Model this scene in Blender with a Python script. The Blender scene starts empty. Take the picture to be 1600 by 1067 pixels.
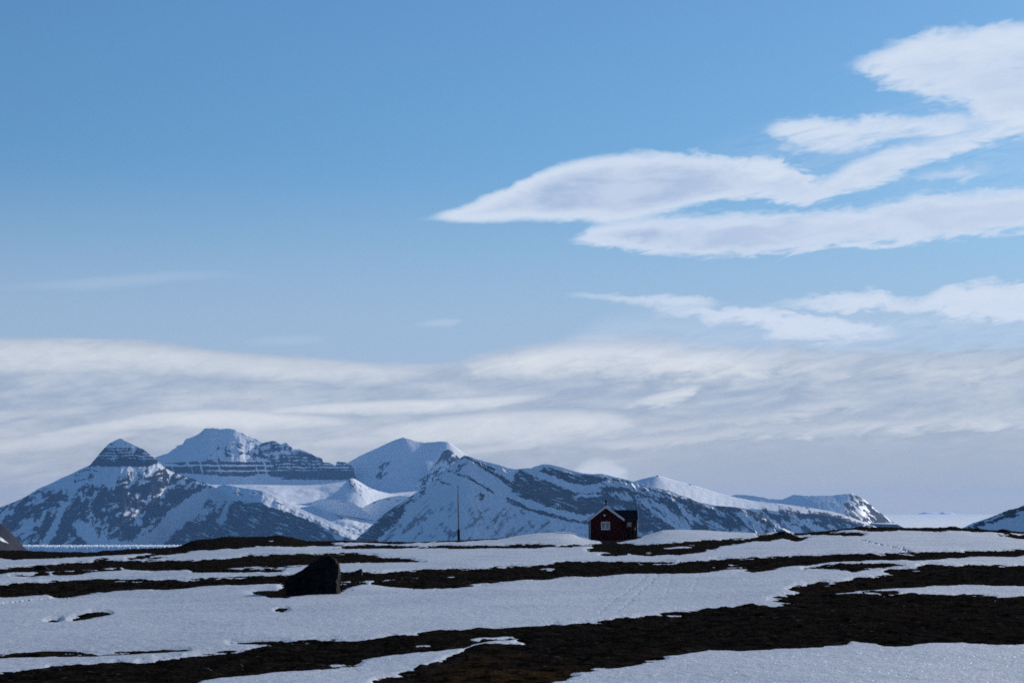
import bpy, bmesh, math, random
import numpy as np
from mathutils import Vector, Matrix
R = math.radians
rng = np.random.default_rng(7)
random.seed(7)

# ------------------------------------------------------------------ camera model (the photograph's pixels, 1600 x 1067)
F = 3559.0
K = 1.0 / F
HOR = 845.0                      # eye-level row
PITCH = math.atan((HOR - 533.5) / F)
H = 1.7                          # eye height
CP, SP = math.cos(PITCH), math.sin(PITCH)
SUN_AZ, SUN_EL = 43.0, 20.0      # degrees to the right of the view, above the horizon
SEA = -77.0

def at(px, py, Y):
    """world position whose bearing is that of the pixel, Y metres ahead (arrays allowed)"""
    u = (np.asarray(px, float) - 800.0) / F
    v = (533.5 - np.asarray(py, float)) / F
    dy = CP - v * SP
    dz = SP + v * CP
    t = Y / dy
    return np.stack([t * u, np.broadcast_to(Y, np.shape(t)) + 0 * t, H + t * dz], -1)

def proj(P):
    X, Y, Z = P[..., 0], P[..., 1], P[..., 2] - H
    w = Y * CP + Z * SP
    return 800 + F * X / w, 533.5 - F * (-Y * SP + Z * CP) / w

# ------------------------------------------------------------------ noise
def _hash(ix, iy, seed):
    h = (ix.astype(np.int64) * 374761393 + iy.astype(np.int64) * 668265263 + seed * 974711) & 0xffffffff
    h = ((h ^ (h >> 13)) * 1274126177) & 0xffffffff
    h = h ^ (h >> 16)
    return h

def gnoise(x, y, seed=0):
    x0 = np.floor(x); y0 = np.floor(y)
    fx = x - x0; fy = y - y0
    def g(ix, iy, dx, dy):
        a = _hash(ix, iy, seed) * (2 * math.pi / 4294967296.0)
        return np.cos(a) * dx + np.sin(a) * dy
    u = fx * fx * fx * (fx * (fx * 6 - 15) + 10)
    v = fy * fy * fy * (fy * (fy * 6 - 15) + 10)
    a = g(x0, y0, fx, fy); b = g(x0 + 1, y0, fx - 1, fy)
    c = g(x0, y0 + 1, fx, fy - 1); d = g(x0 + 1, y0 + 1, fx - 1, fy - 1)
    return 1.5 * ((a + (b - a) * u) * (1 - v) + (c + (d - c) * u) * v)

def fbm(x, y, o=4, seed=0, gain=0.5):
    s = 0; a = 1.0; f = 1.0
    for i in range(o):
        s = s + a * gnoise(x * f + 17.3 * i, y * f - 9.1 * i, seed + i)
        a *= gain; f *= 2.03
    return s

def ridged(x, y, o=4, seed=0):
    s = 0; a = 1.0; f = 1.0
    for i in range(o):
        s = s + a * (1 - 2 * np.abs(gnoise(x * f + 5.7 * i, y * f + 3.3 * i, seed + i)))
        a *= 0.5; f *= 2.03
    return s

def sstep(a, b, x):
    t = np.clip((x - a) / (b - a), 0, 1)
    return t * t * (3 - 2 * t)

def line(pts, x):
    p = np.array(pts, float)
    return np.interp(x, p[:, 0], p[:, 1])

def smooth1(a, n):
    k = np.ones(2 * n + 1) / (2 * n + 1)
    return np.convolve(np.pad(a, n, mode='edge'), k, 'valid')

def poly_sd(px, py, poly, xw=1.0):
    """signed distance to a polygon, positive inside; horizontal distances weigh xw"""
    poly = np.array(poly, float)
    n = len(poly)
    d = np.full(px.shape, 1e9); ins = np.zeros(px.shape, bool)
    for i in range(n):
        x0, y0 = poly[i]; x1, y1 = poly[(i + 1) % n]
        ex, ey = (x1 - x0) * xw, y1 - y0
        wx, wy = (px - x0) * xw, py - y0
        t = np.clip((wx * ex + wy * ey) / (ex * ex + ey * ey + 1e-9), 0, 1)
        d = np.minimum(d, (wx - t * ex) ** 2 + (wy - t * ey) ** 2)
        if y0 != y1:
            c = ((y0 > py) != (y1 > py)) & (px < (x1 - x0) * (py - y0) / (y1 - y0) + x0)
            ins ^= c
    d = np.sqrt(d)
    return np.where(ins, d, -d)

# ------------------------------------------------------------------ object helpers
C = bpy.context.scene.collection
GUL = None
def grid_mesh(name, P, mat, attrs=None, smooth=True):
    nr, nc = P.shape[:2]
    me = bpy.data.meshes.new(name)
    idx = np.arange(nr * nc).reshape(nr, nc)
    q = np.stack([idx[:-1, :-1], idx[:-1, 1:], idx[1:, 1:], idx[1:, :-1]], -1).reshape(-1, 4)
    me.vertices.add(nr * nc); me.vertices.foreach_set('co', P.reshape(-1).astype(np.float32))
    me.loops.add(q.size); me.loops.foreach_set('vertex_index', q.reshape(-1).astype(np.int32))
    me.polygons.add(len(q))
    me.polygons.foreach_set('loop_start', (np.arange(len(q)) * 4).astype(np.int32))
    me.polygons.foreach_set('use_smooth', np.full(len(q), smooth))
    for k, v in (attrs or {}).items():
        a = me.attributes.new(k, 'FLOAT', 'POINT')
        a.data.foreach_set('value', np.broadcast_to(v, (nr, nc)).reshape(-1).astype(np.float32))
    me.update(calc_edges=True); me.validate()
    me.materials.append(mat)
    o = bpy.data.objects.new(name, me); C.objects.link(o)
    return o

def tag(o, label=None, cat=None, group=None, kind=None):
    if label: o['label'] = label
    if cat: o['category'] = cat
    if group: o['group'] = group
    if kind: o['kind'] = kind
    return o

def empty(name, loc, rz=0.0):
    o = bpy.data.objects.new(name, None); C.objects.link(o)
    o.location = loc; o.rotation_euler = (0, 0, rz); o.empty_display_size = 0.2
    return o

def obj(name, bm, mat, parent=None, smooth=False):
    me = bpy.data.meshes.new(name)
    bmesh.ops.recalc_face_normals(bm, faces=bm.faces[:])
    bm.to_mesh(me); bm.free()
    if smooth:
        me.polygons.foreach_set('use_smooth', [True] * len(me.polygons))
    me.materials.append(mat)
    o = bpy.data.objects.new(name, me); C.objects.link(o)
    if parent: o.parent = parent
    return o

def box(bm, x0, x1, y0, y1, z0, z1, bev=0.0):
    r = bmesh.ops.create_cube(bm, size=1.0)
    vs = r['verts']
    for v in vs:
        v.co = Vector(((x0 + x1) / 2 + v.co.x * (x1 - x0), (y0 + y1) / 2 + v.co.y * (y1 - y0), (z0 + z1) / 2 + v.co.z * (z1 - z0)))
    if bev:
        es = list({e for v in vs for e in v.link_edges})
        bmesh.ops.bevel(bm, geom=es, offset=bev, segments=1, affect='EDGES')

def prism(bm, poly, y0, y1):
    """polygon in x,z extruded along y"""
    a = [bm.verts.new((x, y0, z)) for x, z in poly]
    b = [bm.verts.new((x, y1, z)) for x, z in poly]
    n = len(poly)
    bm.faces.new(a); bm.faces.new(b[::-1])
    for i in range(n):
        bm.faces.new((a[i], b[i], b[(i + 1) % n], a[(i + 1) % n]))

def prism_x(bm, poly, x0, x1):
    """polygon in y,z extruded along x"""
    a = [bm.verts.new((x0, y, z)) for y, z in poly]
    b = [bm.verts.new((x1, y, z)) for y, z in poly]
    n = len(poly)
    bm.faces.new(a); bm.faces.new(b[::-1])
    for i in range(n):
        bm.faces.new((a[i], b[i], b[(i + 1) % n], a[(i + 1) % n]))

def lathe(bm, prof, n=14, cx=0, cy=0):
    rings = []
    for r, z in prof:
        rings.append([bm.verts.new((cx + r * math.cos(2 * math.pi * i / n), cy + r * math.sin(2 * math.pi * i / n), z)) for i in range(n)])
    for a, b in zip(rings, rings[1:]):
        for i in range(n):
            bm.faces.new((a[i], a[(i + 1) % n], b[(i + 1) % n], b[i]))
    bm.faces.new(rings[0][::-1]); bm.faces.new(rings[-1])

# ------------------------------------------------------------------ node helpers
class NT:
    def __init__(s, tree):
        s.t = tree; s.n = tree.nodes; s.l = tree.links
    def new(s, typ, **kw):
        n = s.n.new(typ)
        for k, v in kw.items(): setattr(n, k, v)
        return n
    def put(s, sock, v):
        if isinstance(v, bpy.types.NodeSocket): s.l.new(v, sock)
        else: sock.default_value = v
    def m(s, op, a, b=None, c=None, clamp=False):
        n = s.new('ShaderNodeMath', operation=op); n.use_clamp = clamp
        for i, v in enumerate((a, b, c)):
            if v is not None: s.put(n.inputs[i], v)
        return n.outputs[0]
    def noise(s, vec, scale, detail=4, rough=0.5, dist=0.0, dim='3D'):
        n = s.new('ShaderNodeTexNoise', noise_dimensions=dim)
        s.put(n.inputs['Vector'], vec); n.inputs['Scale'].default_value = scale
        n.inputs['Detail'].default_value = detail; n.inputs['Roughness'].default_value = rough
        n.inputs['Distortion'].default_value = dist
        return n.outputs['Fac']
    def mapr(s, v, a, b, c=0.0, d=1.0, smooth=True):
        n = s.new('ShaderNodeMapRange', interpolation_type='SMOOTHSTEP' if smooth else 'LINEAR')
        s.put(n.inputs[0], v)
        for i, x in enumerate((a, b, c, d)): s.put(n.inputs[1 + i], x)
        return n.outputs[0]
    def mix(s, f, a, b, blend='MIX'):
        n = s.new('ShaderNodeMix', data_type='RGBA', blend_type=blend)
        s.put(n.inputs[0], f)
        for sock, v in ((n.inputs[6], a), (n.inputs[7], b)):
            if isinstance(v, tuple) and len(v) == 3: v = (*v, 1)
            s.put(sock, v)
        return n.outputs[2]
    def xyz(s, x, y, z):
        n = s.new('ShaderNodeCombineXYZ')
        for i, v in enumerate((x, y, z)): s.put(n.inputs[i], v)
        return n.outputs[0]
    def attr(s, name):
        return s.new('ShaderNodeAttribute', attribute_name=name).outputs['Fac']
    def vscale(s, vec, xyz):
        n = s.new('ShaderNodeVectorMath', operation='MULTIPLY')
        s.put(n.inputs[0], vec); n.inputs[1].default_value = xyz
        return n.outputs[0]

def material(name):
    m = bpy.data.materials.new(name); m.use_nodes = True
    m.node_tree.nodes.clear()
    t = NT(m.node_tree)
    out = t.new('ShaderNodeOutputMaterial')
    b = t.new('ShaderNodeBsdfPrincipled')
    t.l.new(b.outputs[0], out.inputs[0])
    return m, t, b
def bump(t, b, h, dist, strength=1.0):
    n = t.new('ShaderNodeBump'); n.inputs['Strength'].default_value = strength
    n.inputs['Distance'].default_value = dist
    t.put(n.inputs['Height'], h); t.l.new(n.outputs[0], b.inputs['Normal'])
def pos(t):
    return t.new('ShaderNodeNewGeometry').outputs['Position']

def simple_mat(name, col, rough=0.7, var=0.25, scale=3.0, spec=0.3, bmp=0.0):
    m, t, b = material(name)
    p = t.new('ShaderNodeTexCoord').outputs['Object']
    n = t.noise(p, scale, 5, 0.6)
    dark = tuple(c * (1 - var) for c in col); lite = tuple(min(1, c * (1 + var)) for c in col)
    t.put(b.inputs['Base Color'], t.mix(t.mapr(n, 0.3, 0.7), dark, lite))
    b.inputs['Roughness'].default_value = rough
    b.inputs['Specular IOR Level'].default_value = spec
    if bmp: bump(t, b, t.noise(p, scale * 4, 5, 0.6), bmp)
    return m

# ------------------------------------------------------------------ world: Nishita sky with clouds by direction
EXPO = 0.2; SKYQ = 2 ** -EXPO
def build_world():
    w = bpy.data.worlds.new('World'); bpy.context.scene.world = w
    w.use_nodes = True
    w.node_tree.nodes.clear()
    t = NT(w.node_tree)
    out = t.new('ShaderNodeOutputWorld'); bg = t.new('ShaderNodeBackground')
    t.l.new(bg.outputs[0], out.inputs[0])
    STR = 0.1
    bg.inputs['Strength'].default_value = STR
    sky = t.new('ShaderNodeTexSky', sky_type='NISHITA')
    sky.sun_disc = False
    sky.sun_elevation = R(SUN_EL); sky.sun_rotation = R(SUN_AZ)
    sky.altitude = 80; sky.air_density = 1.0; sky.dust_density = 0.6; sky.ozone_density = 2.0
    base = sky.outputs[0]
    base = t.mix(1.0, base, tuple(c * SKYQ for c in SKYTINT), 'MULTIPLY')
    d = t.new('ShaderNodeTexCoord').outputs['Generated']
    sp = t.new('ShaderNodeSeparateXYZ'); t.l.new(d, sp.inputs[0])
    az = t.m('MULTIPLY', t.m('ARCTAN2', sp.outputs[0], sp.outputs[1]), 180 / math.pi)
    el = t.m('MULTIPLY', t.m('ARCSINE', sp.outputs[2]), 180 / math.pi)
    A0, A1, E0, E1 = -20.0, 20.0, -2.0, 18.0
    def dirn(px, py):
        P = at(px, py, 1.0); x, y, z = P[0], P[1], P[2] - H
        return math.degrees(math.atan2(x, y)), math.degrees(math.atan2(z, math.hypot(x, y)))
    def curve(pts, a):
        n = t.new('ShaderNodeFloatCurve')
        cu = n.mapping.curves[0]
        n.mapping.use_clip = False
        q = [dirn(px, py) for px, py in pts]
        q = [((x - A0) / (A1 - A0), (e - E0) / (E1 - E0)) for x, e in q]
        cu.points[0].location = q[0]; cu.points[1].location = q[-1]
        for p in q[1:-1]: cu.points.new(*p)
        for p in cu.points: p.handle_type = 'AUTO_CLAMPED'
        n.mapping.update()
        t.put(n.inputs['Value'], a)
        return t.m('MULTIPLY_ADD', n.outputs[0], E1 - E0, E0)
    # shared wispy warp, stretched along the wind
    v1 = t.xyz(t.m('MULTIPLY', az, 0.55), t.m('MULTIPLY', el, 1.7), 0.0)
    rise = t.m('SUBTRACT', el, t.m('MULTIPLY', az, 0.16))          # filaments climb to the right
    v2 = t.xyz(t.m('MULTIPLY', az, 0.75), t.m('MULTIPLY', rise, 3.4), 3.7)
    v3 = t.xyz(t.m('MULTIPLY', az, 0.9), t.m('MULTIPLY', el, 1.9), 7.1)
    n_big = t.m('SUBTRACT', t.noise(v1, 1.0, 5, 0.55, 0.3), 0.5)
    n_fine = t.m('SUBTRACT', t.noise(v2, 1.3, 7, 0.59, 0.9), 0.5)
    n_puff = t.m('SUBTRACT', t.noise(v3, 1.6, 7, 0.56, 0.5), 0.5)
    windy = t.mapr(az, -1.5, 8.0)            # the lee (right) side is torn into wisps
    wob = t.m('ADD', t.m('MULTIPLY', n_fine, t.m('MULTIPLY_ADD', windy, 0.38, 0.10)), t.m('MULTIPLY', n_puff, t.m('MULTIPLY_ADD', windy, 0.60, 0.06)))
    eln = t.m('ADD', el, wob)
    azn = t.m('DIVIDE', t.m('SUBTRACT', t.m('ADD', az, t.m('MULTIPLY', n_puff, 0.9)), A0), A1 - A0)
    def lens(up, lo, soft_up=0.3, soft_lo=0.3, gain=1.0, thick=3.2, torn=1.0, core=0.45):
        """optical depth grows inwards from both edges and is torn by the filaments"""
        u = t.m('SUBTRACT', curve(up, azn), eln)
        l = t.m('SUBTRACT', eln, curve(lo, azn))
        w_ = t.m('MULTIPLY_ADD', windy, 0.9, 1.0)
        a = t.mapr(u, -0.06, t.m('MULTIPLY', w_, soft_up)); b = t.mapr(l, -0.06, t.m('MULTIPLY', w_, soft_lo))
        fil = t.m('MULTIPLY_ADD', n_fine, t.m('MULTIPLY', t.m('MULTIPLY_ADD', windy, 2.4, 0.5), torn), 1.0)
        tau = t.m('MULTIPLY', t.m('MULTIPLY', a, b), t.m('MAXIMUM', fil, 0.0))
        mask = t.m('SUBTRACT', 1.0, t.m('POWER', 2.718, t.m('MULTIPLY', tau, -thick)))
        mask = t.m('MULTIPLY', mask, gain)
        return mask, t.m('MULTIPLY', t.m('MINIMUM', u, t.m('MULTIPLY', l, 1.3)), core)
    Ls = []
    # thin veils first
    Ls.append(lens([(880,520),(950,484),(1050,470),(1200,466),(1350,462),(1500,450),(1700,440)], [(880,570),(1000,575),(1200,575),(1400,570),(1700,570)], 0.7, 0.5, 0.55, 0.9, 1.6))
    Ls.append(lens([(980,250),(1100,215),(1200,178),(1320,160),(1450,120),(1600,90),(1800,60)], [(980,300),(1100,330),(1300,330),(1500,330),(1700,320)], 0.8, 0.8, 0.40, 0.55, 1.8))
    Ls.append(lens([(-200,455),(60,441),(110,436),(200,428),(310,423),(400,430)], [(-200,460),(60,453),(110,455),(200,450),(310,438),(400,432)], 0.2, 0.25, 0.24, 1.3, 1.4))
    Ls.append(lens([(640,508),(670,502),(700,498),(725,501)], [(640,508),(670,510),(700,511),(725,501)], 0.14, 0.16, 0.4, 1.6))
    Ls.append(lens([(370,534),(420,526),(480,523),(520,528)], [(370,536),(420,540),(480,538),(520,528)], 0.18, 0.18, 0.22, 1.2))
    Ls.append(lens([(880,462),(915,458),(960,462),(1040,463),(1100,461),(1140,470)], [(880,462),(920,466),(980,477),(1060,484),(1110,480),(1140,470)], 0.12, 0.22, 0.9, 3.0))
    Ls.append(lens([(1020,488),(1070,480),(1130,480),(1200,483),(1270,491),(1330,500),(1370,510),(1430,520)], [(1020,489),(1080,500),(1150,510),(1220,530),(1300,538),(1360,535),(1430,520)], 0.14, 0.30, 1.0, 4.2))
    Ls.append(lens([(1170,482),(1260,462),(1340,452),(1430,466),(1480,444),(1540,439),(1620,440),(1750,430)], [(1170,483),(1260,482),(1340,486),(1430,490),(1500,501),(1560,500),(1620,502),(1750,506)], 0.20, 0.20, 1.0, 4.0, 1.1))
    Ls.append(lens([(1380,510),(1430,503),(1500,502),(1520,506)], [(1380,511),(1430,513),(1500,510),(1520,506)], 0.12, 0.12, 0.6, 1.6))
    # the lenticulars of the upper right
    Ls.append(lens([(1270,118),(1315,100),(1345,86),(1400,62),(1450,46),(1520,38),(1600,30),(1700,20),(1900,8)],
                   [(1270,120),(1320,112),(1350,130),(1380,144),(1440,163),(1500,175),(1530,188),(1600,222),(1700,250),(1900,290)], 0.30, 0.42, 0.97, 3.4))
    Ls.append(lens([(1165,203),(1192,198),(1215,188),(1290,180),(1400,178),(1500,178),(1560,174),(1700,170)],
                   [(1165,203),(1192,208),(1215,228),(1270,241),(1320,240),(1350,230),(1400,226),(1480,228),(1530,209),(1600,204),(1700,200)], 0.20, 0.38, 0.95, 3.0))
    Ls.append(lens([(655,342),(690,331),(725,319),(780,298),(850,264),(920,246),(1040,236),(1100,238),(1170,246),(1200,246),(1240,258),(1275,279),(1310,264),(1340,246),(1400,228),(1480,214),(1560,190),(1620,182)],
                   [(655,343),(690,345),(760,348),(830,345),(950,349),(1050,333),(1100,320),(1200,316),(1260,321),(1310,308),(1380,288),(1450,258),(1520,238),(1590,210),(1620,202)], 0.26, 0.22, 0.98, 4.0, 1.0, 1.0))
    Ls.append(lens([(1165,262),(1178,240),(1195,236),(1215,246),(1240,262)], [(1165,266),(1180,280),(1200,284),(1220,280),(1240,264)], 0.15, 0.2, 0.8, 2.0))
    Ls.append(lens([(880,376),(900,367),(930,351),(990,341),(1100,331),(1250,328),(1350,319),(1430,301),(1520,295),(1600,290),(1800,280)],
                   [(880,376),(900,378),(960,388),(1030,399),(1150,401),(1280,393),(1380,383),(1480,378),(1600,363),(1800,343)], 0.28, 0.22, 0.98, 3.8, 1.0, 1.15))
    Ls.append(lens([(1400,284),(1440,271),(1490,262),(1540,258),(1560,262)], [(1400,284),(1440,288),(1490,287),(1540,269),(1560,262)], 0.18, 0.18, 0.85, 2.2))
    # the long bank below
    up_bank = curve([(-300,545),(-100,531),(0,528),(110,529),(220,532),(330,546),(430,553),(510,559),(600,565),(700,564),(760,549),(850,533),(920,522),(1000,520),(1100,535),(1250,537),(1400,543),(1500,543),(1600,539),(1900,520)], azn)
    bank_d = t.m('SUBTRACT', up_bank, eln)
    bank = t.mapr(bank_d, -0.06, t.mapr(az, -8.0, 1.0, 0.16, 0.5))
    bank = t.m('MULTIPLY', t.m('SUBTRACT', 1.0, t.m('POWER', 2.718, t.m('MULTIPLY', t.m('MULTIPLY', bank, t.m('MAXIMUM', t.m('MULTIPLY_ADD', n_fine, 1.2, 1.0), 0.1)), -3.4))), 0.98)
    ahead = t.mapr(t.m('ABSOLUTE', az), 70.0, 30.0)
    bank = t.m('MULTIPLY', bank, ahead)
    vs = t.xyz(t.m('MULTIPLY', az, 0.22), t.m('MULTIPLY', t.m('SUBTRACT', el, t.m('MULTIPLY', az, 0.02)), 1.25), 8.2)
    st = t.noise(vs, 1.0, 7, 0.58, 0.9)
    vs2 = t.xyz(t.m('MULTIPLY', az, 0.5), t.m('MULTIPLY', rise, 2.6), 1.2)
    st2 = t.noise(vs2, 1.0, 7, 0.62, 0.7)
    stt = t.m('ADD', t.m('MULTIPLY', st, 0.6), t.m('MULTIPLY', st2, 0.4))
    veil = t.m('MULTIPLY', t.mapr(el, 3.3, 1.7), t.mapr(az, 0.5, 5.0))     # even grey sheet low on the right
    bright = t.m('MULTIPLY', t.mapr(stt, 0.36, 0.66), t.m('SUBTRACT', 0.45, t.m('MULTIPLY', veil, 0.40)))
    def streak(up, lo, su, sl, g):
        m_, d_ = lens(up, lo, su * 0.8, sl * 0.8, g * 1.15, 2.6, 0.9)
        return m_
    S = [streak([(-300,535),(0,524),(200,528),(400,548),(600,560),(700,575)], [(-300,600),(0,588),(200,590),(400,598),(600,604),(700,590)], 0.7, 0.6, 0.55),
         streak([(680,585),(760,552),(900,528),(1050,524),(1250,538),(1450,545),(1700,540)], [(680,588),(800,600),(950,596),(1100,615),(1300,604),(1500,610),(1700,605)], 0.7, 0.8, 0.75),
         streak([(60,676),(150,660),(250,643),(350,639),(480,648),(580,656)], [(60,690),(150,682),(250,672),(400,676),(500,672),(580,660)], 0.25, 0.45, 0.8),
         streak([(380,644),(450,634),(600,626),(750,620),(900,609)], [(380,646),(450,650),(600,650),(750,642),(900,612)], 0.22, 0.4, 0.8),
         streak([(560,668),(650,654),(800,640),(900,638),(1020,650)], [(560,690),(700,705),(850,705),(960,690),(1020,660)], 0.4, 0.7, 0.75),
         streak([(960,635),(1030,612),(1100,598)], [(960,637),(1040,638),(1100,606)], 0.2, 0.3, 0.75),
         streak([(960,668),(1100,650),(1200,638),(1320,617),(1400,619)], [(960,690),(1100,675),(1250,662),(1400,636)], 0.3, 0.45, 0.7),
         streak([(780,694),(1000,681),(1150,664),(1300,656),(1450,646),(1700,632)], [(780,700),(1000,706),(1150,692),(1300,690),(1450,680),(1700,672)], 0.3, 0.45, 0.8),
         streak([(-300,690),(0,684),(100,672),(220,664)], [(-300,720),(0,715),(100,705),(220,672)], 0.3, 0.5, 0.6),
         streak([(440,700),(520,682),(600,676),(680,684)], [(440,706),(540,704),(620,698),(680,690)], 0.3, 0.4, 0.6)]
    for q in S: bright = t.m('MAXIMUM', bright, q)
    bright = t.m('ADD', bright, t.m('MULTIPLY', t.m('ADD', n_fine, n_puff), t.m('SUBTRACT', 0.42, t.m('MULTIPLY', veil, 0.34))), clamp=True)
    def lin(r, g, b, q=SKYQ):
        f = lambda c: (c / 255 / 12.92 if c / 255 <= 0.04045 else ((c / 255 + 0.055) / 1.055) ** 2.4)
        return tuple(f(c) * q / STR for c in (r, g, b))
    low = t.mapr(el, 4.0, 0.8)
    bank_col = t.mix(bright, t.mix(low, lin(*BANK_DARK), lin(*BANK_LOW)), t.mix(low, lin(*BANK_LITE), lin(*BANK_LITE_LOW)))
    haze_veil = t.m('MULTIPLY', t.m('MULTIPLY', t.mapr(el, 10.0, 4.0), 0.74), ahead)          # thin cirrostratus between bank and blue
    col = t.mix(haze_veil, base, lin(*VEIL))
    col = t.mix(bank, col, bank_col)
    for mask, deep in Ls:
        inner = t.m('MULTIPLY', t.mapr(deep, 0.12, 0.62), t.m('MULTIPLY', t.mapr(n_big, -0.15, 0.12, 0.45, 1.0), t.mapr(az, 9.0, 2.0, 0.45, 1.0)))
        cc = t.mix(inner, lin(*CLOUD_EDGE), lin(*CLOUD_CORE))
        col = t.mix(mask, col, cc)
    # cap cloud behind the banded mountain
    mask, deep = lens([(880,745),(905,724),(930,714),(960,717),(980,730),(1000,752)], [(880,748),(900,752),(950,760),(980,762),(990,760),(1000,754)], 0.3, 0.3, 0.85, 2.0)
    col = t.mix(mask, col, lin(*BANK_LITE))
    t.l.new(col, bg.inputs['Color'])
    w.cycles.sampling_method = 'MANUAL'; w.cycles.sample_map_resolution = 512

SKYTINT = (0.42, 0.70, 0.96)
BANK_LITE_LOW = (244, 240, 229); BANK_LOW = (196, 194, 187); BANK_DARK = (170, 183, 199); BANK_LITE = (242, 243, 241)
CLOUD_EDGE = (220, 230, 244); CLOUD_CORE = (172, 191, 221); VEIL = (178, 194, 218)
HAZE_DENS = 1.15e-5; HAZE_COL = (0.215, 0.475, 1.0)
SUN_STR = 4.4

# ------------------------------------------------------------------ materials of the land
def mountain_material():
    m, t, b = material('snowy_mountain')
    p = pos(t)
    r = t.attr('rock'); tint = t.attr('tint')
    n = t.noise(p, 0.02, 6, 0.65)
    fac = t.mapr(t.m('ADD', r, t.m('MULTIPLY', t.m('SUBTRACT', n, 0.5), 0.5)), 0.22, 0.80)
    rockc = t.mix(t.noise(t.vscale(p, (0.3, 0.3, 2.0)), 0.02, 5, 0.6), (0.020, 0.021, 0.027), (0.048, 0.045, 0.046))
    rockc = t.mix(tint, rockc, (0.17, 0.12, 0.085))
    snowc = t.mix(t.noise(p, 0.004, 4, 0.6), (0.86, 0.88, 0.90), (0.93, 0.94, 0.95))
    t.put(b.inputs['Base Color'], t.mix(fac, snowc, rockc))
    t.put(b.inputs['Roughness'], t.mapr(fac, 0, 1, 0.55, 0.95)); t.put(b.inputs['Specular IOR Level'], t.mapr(fac, 0, 1, 0.45, 0.05))
    bump(t, b, t.noise(p, 0.02, 5, 0.6), 12.0, 0.22)
    return m

def snowfield_material():
    m, t, b = material('wind_packed_snow')
    p = pos(t)
    n = t.noise(t.vscale(p, (0.25, 1.0, 1.0)), 0.0006, 5, 0.6)
    t.put(b.inputs['Base Color'], t.mix(t.mapr(n, 0.35, 0.6), (0.92, 0.91, 0.88), (0.97, 0.95, 0.90)))
    b.inputs['Roughness'].default_value = 0.5; b.inputs['Specular IOR Level'].default_value = 0.6
    return m

def snow_material():
    m, t, b = material('old_snow')
    p = pos(t)
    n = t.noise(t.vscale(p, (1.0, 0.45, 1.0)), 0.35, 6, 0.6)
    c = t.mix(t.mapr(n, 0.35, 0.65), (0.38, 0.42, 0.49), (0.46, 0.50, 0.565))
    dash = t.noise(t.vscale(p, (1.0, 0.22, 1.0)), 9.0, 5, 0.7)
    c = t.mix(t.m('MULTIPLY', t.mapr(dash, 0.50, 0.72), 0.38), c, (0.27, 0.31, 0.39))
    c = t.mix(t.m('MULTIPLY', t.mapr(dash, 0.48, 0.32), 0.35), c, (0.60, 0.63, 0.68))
    grit = t.noise(t.vscale(p, (1, 0.5, 1)), 5.0, 4, 0.7)
    c = t.mix(t.m('MULTIPLY', t.mapr(grit, 0.66, 0.80), 0.35), c, (0.35, 0.32, 0.30))
    t.put(b.inputs['Base Color'], c)
    b.inputs['Roughness'].default_value = 0.55; b.inputs['Specular IOR Level'].default_value = 0.45
    # loose crystals: tiny facets that flash when they happen to mirror the sun
    fv = t.new('ShaderNodeTexVoronoi', feature='F1'); t.put(fv.inputs['Vector'], t.vscale(p, (1.0, 0.12, 0.4))); fv.inputs['Scale'].default_value = 150
    rn = t.new('ShaderNodeVectorMath', operation='MULTIPLY_ADD'); t.put(rn.inputs[0], fv.outputs['Color']); rn.inputs[1].default_value = (2, 2, 1); rn.inputs[2].default_value = (-1, -1, 0.02)
    nn = t.new('ShaderNodeVectorMath', operation='NORMALIZE'); t.put(nn.inputs[0], rn.outputs[0])
    t.put(b.inputs['Coat Normal'], nn.outputs[0]); b.inputs['Coat Weight'].default_value = 0.10; b.inputs['Coat Roughness'].default_value = 0.30; b.inputs['Coat IOR'].default_value = 1.31
    v = t.new('ShaderNodeTexVoronoi', feature='F1'); t.put(v.inputs['Vector'], p); v.inputs['Scale'].default_value = 45
    s = t.m('ADD', t.m('MULTIPLY', t.noise(t.vscale(p, (1.0, 0.6, 1.0)), 7.0, 6, 0.66), 1.0), t.m('MULTIPLY', v.outputs['Distance'], 0.12))
    bump(t, b, s, 0.03, 0.75)
    return m

def tundra_material():
    m, t, b = material('tundra')
    p = pos(t)
    n1 = t.noise(p, 0.35, 6, 0.6); n2 = t.noise(p, 3.0, 6, 0.7); n3 = t.noise(p, 14.0, 4, 0.7)
    c = t.mix(t.mapr(n2, 0.35, 0.7), (0.004, 0.004, 0.004), (0.021, 0.018, 0.0165))
    c = t.mix(t.m('MULTIPLY', t.mapr(n1, 0.52, 0.72), 0.6), c, (0.020, 0.0145, 0.011))
    c = t.mix(t.m('MULTIPLY', t.mapr(n3, 0.58, 0.72), 0.7), c, (0.060, 0.056, 0.055))
    sv = t.new('ShaderNodeTexVoronoi', feature='F1'); t.put(sv.inputs['Vector'], p); sv.inputs['Scale'].default_value = 5.5
    stone = t.m('MULTIPLY', t.mapr(sv.outputs['Distance'], 0.26, 0.12), t.mapr(t.noise(p, 0.8, 3, 0.6), 0.50, 0.62))
    c = t.mix(t.m('MULTIPLY', stone, 0.8), c, (0.085, 0.083, 0.086))
    tuft = t.noise(t.vscale(p, (1.0, 0.5, 1.0)), 2.0, 7, 0.75)
    c = t.mix(t.m('MULTIPLY', t.mapr(tuft, 0.55, 0.70), 0.6), c, (0.040, 0.030, 0.022))
    moss = t.m('MULTIPLY', t.attr('moss'), t.mapr(n2, 0.42, 0.62))
    c = t.mix(moss, c, (0.045, 0.027, 0.012))
    t.put(b.inputs['Base Color'], c)
    b.inputs['Roughness'].default_value = 1.0; b.inputs['Specular IOR Level'].default_value = 0.0
    bump(t, b, t.m('ADD', t.noise(p, 5.0, 8, 0.72), t.m('MULTIPLY', n3, 0.4)), 0.16, 1.0)
    return m

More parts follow.
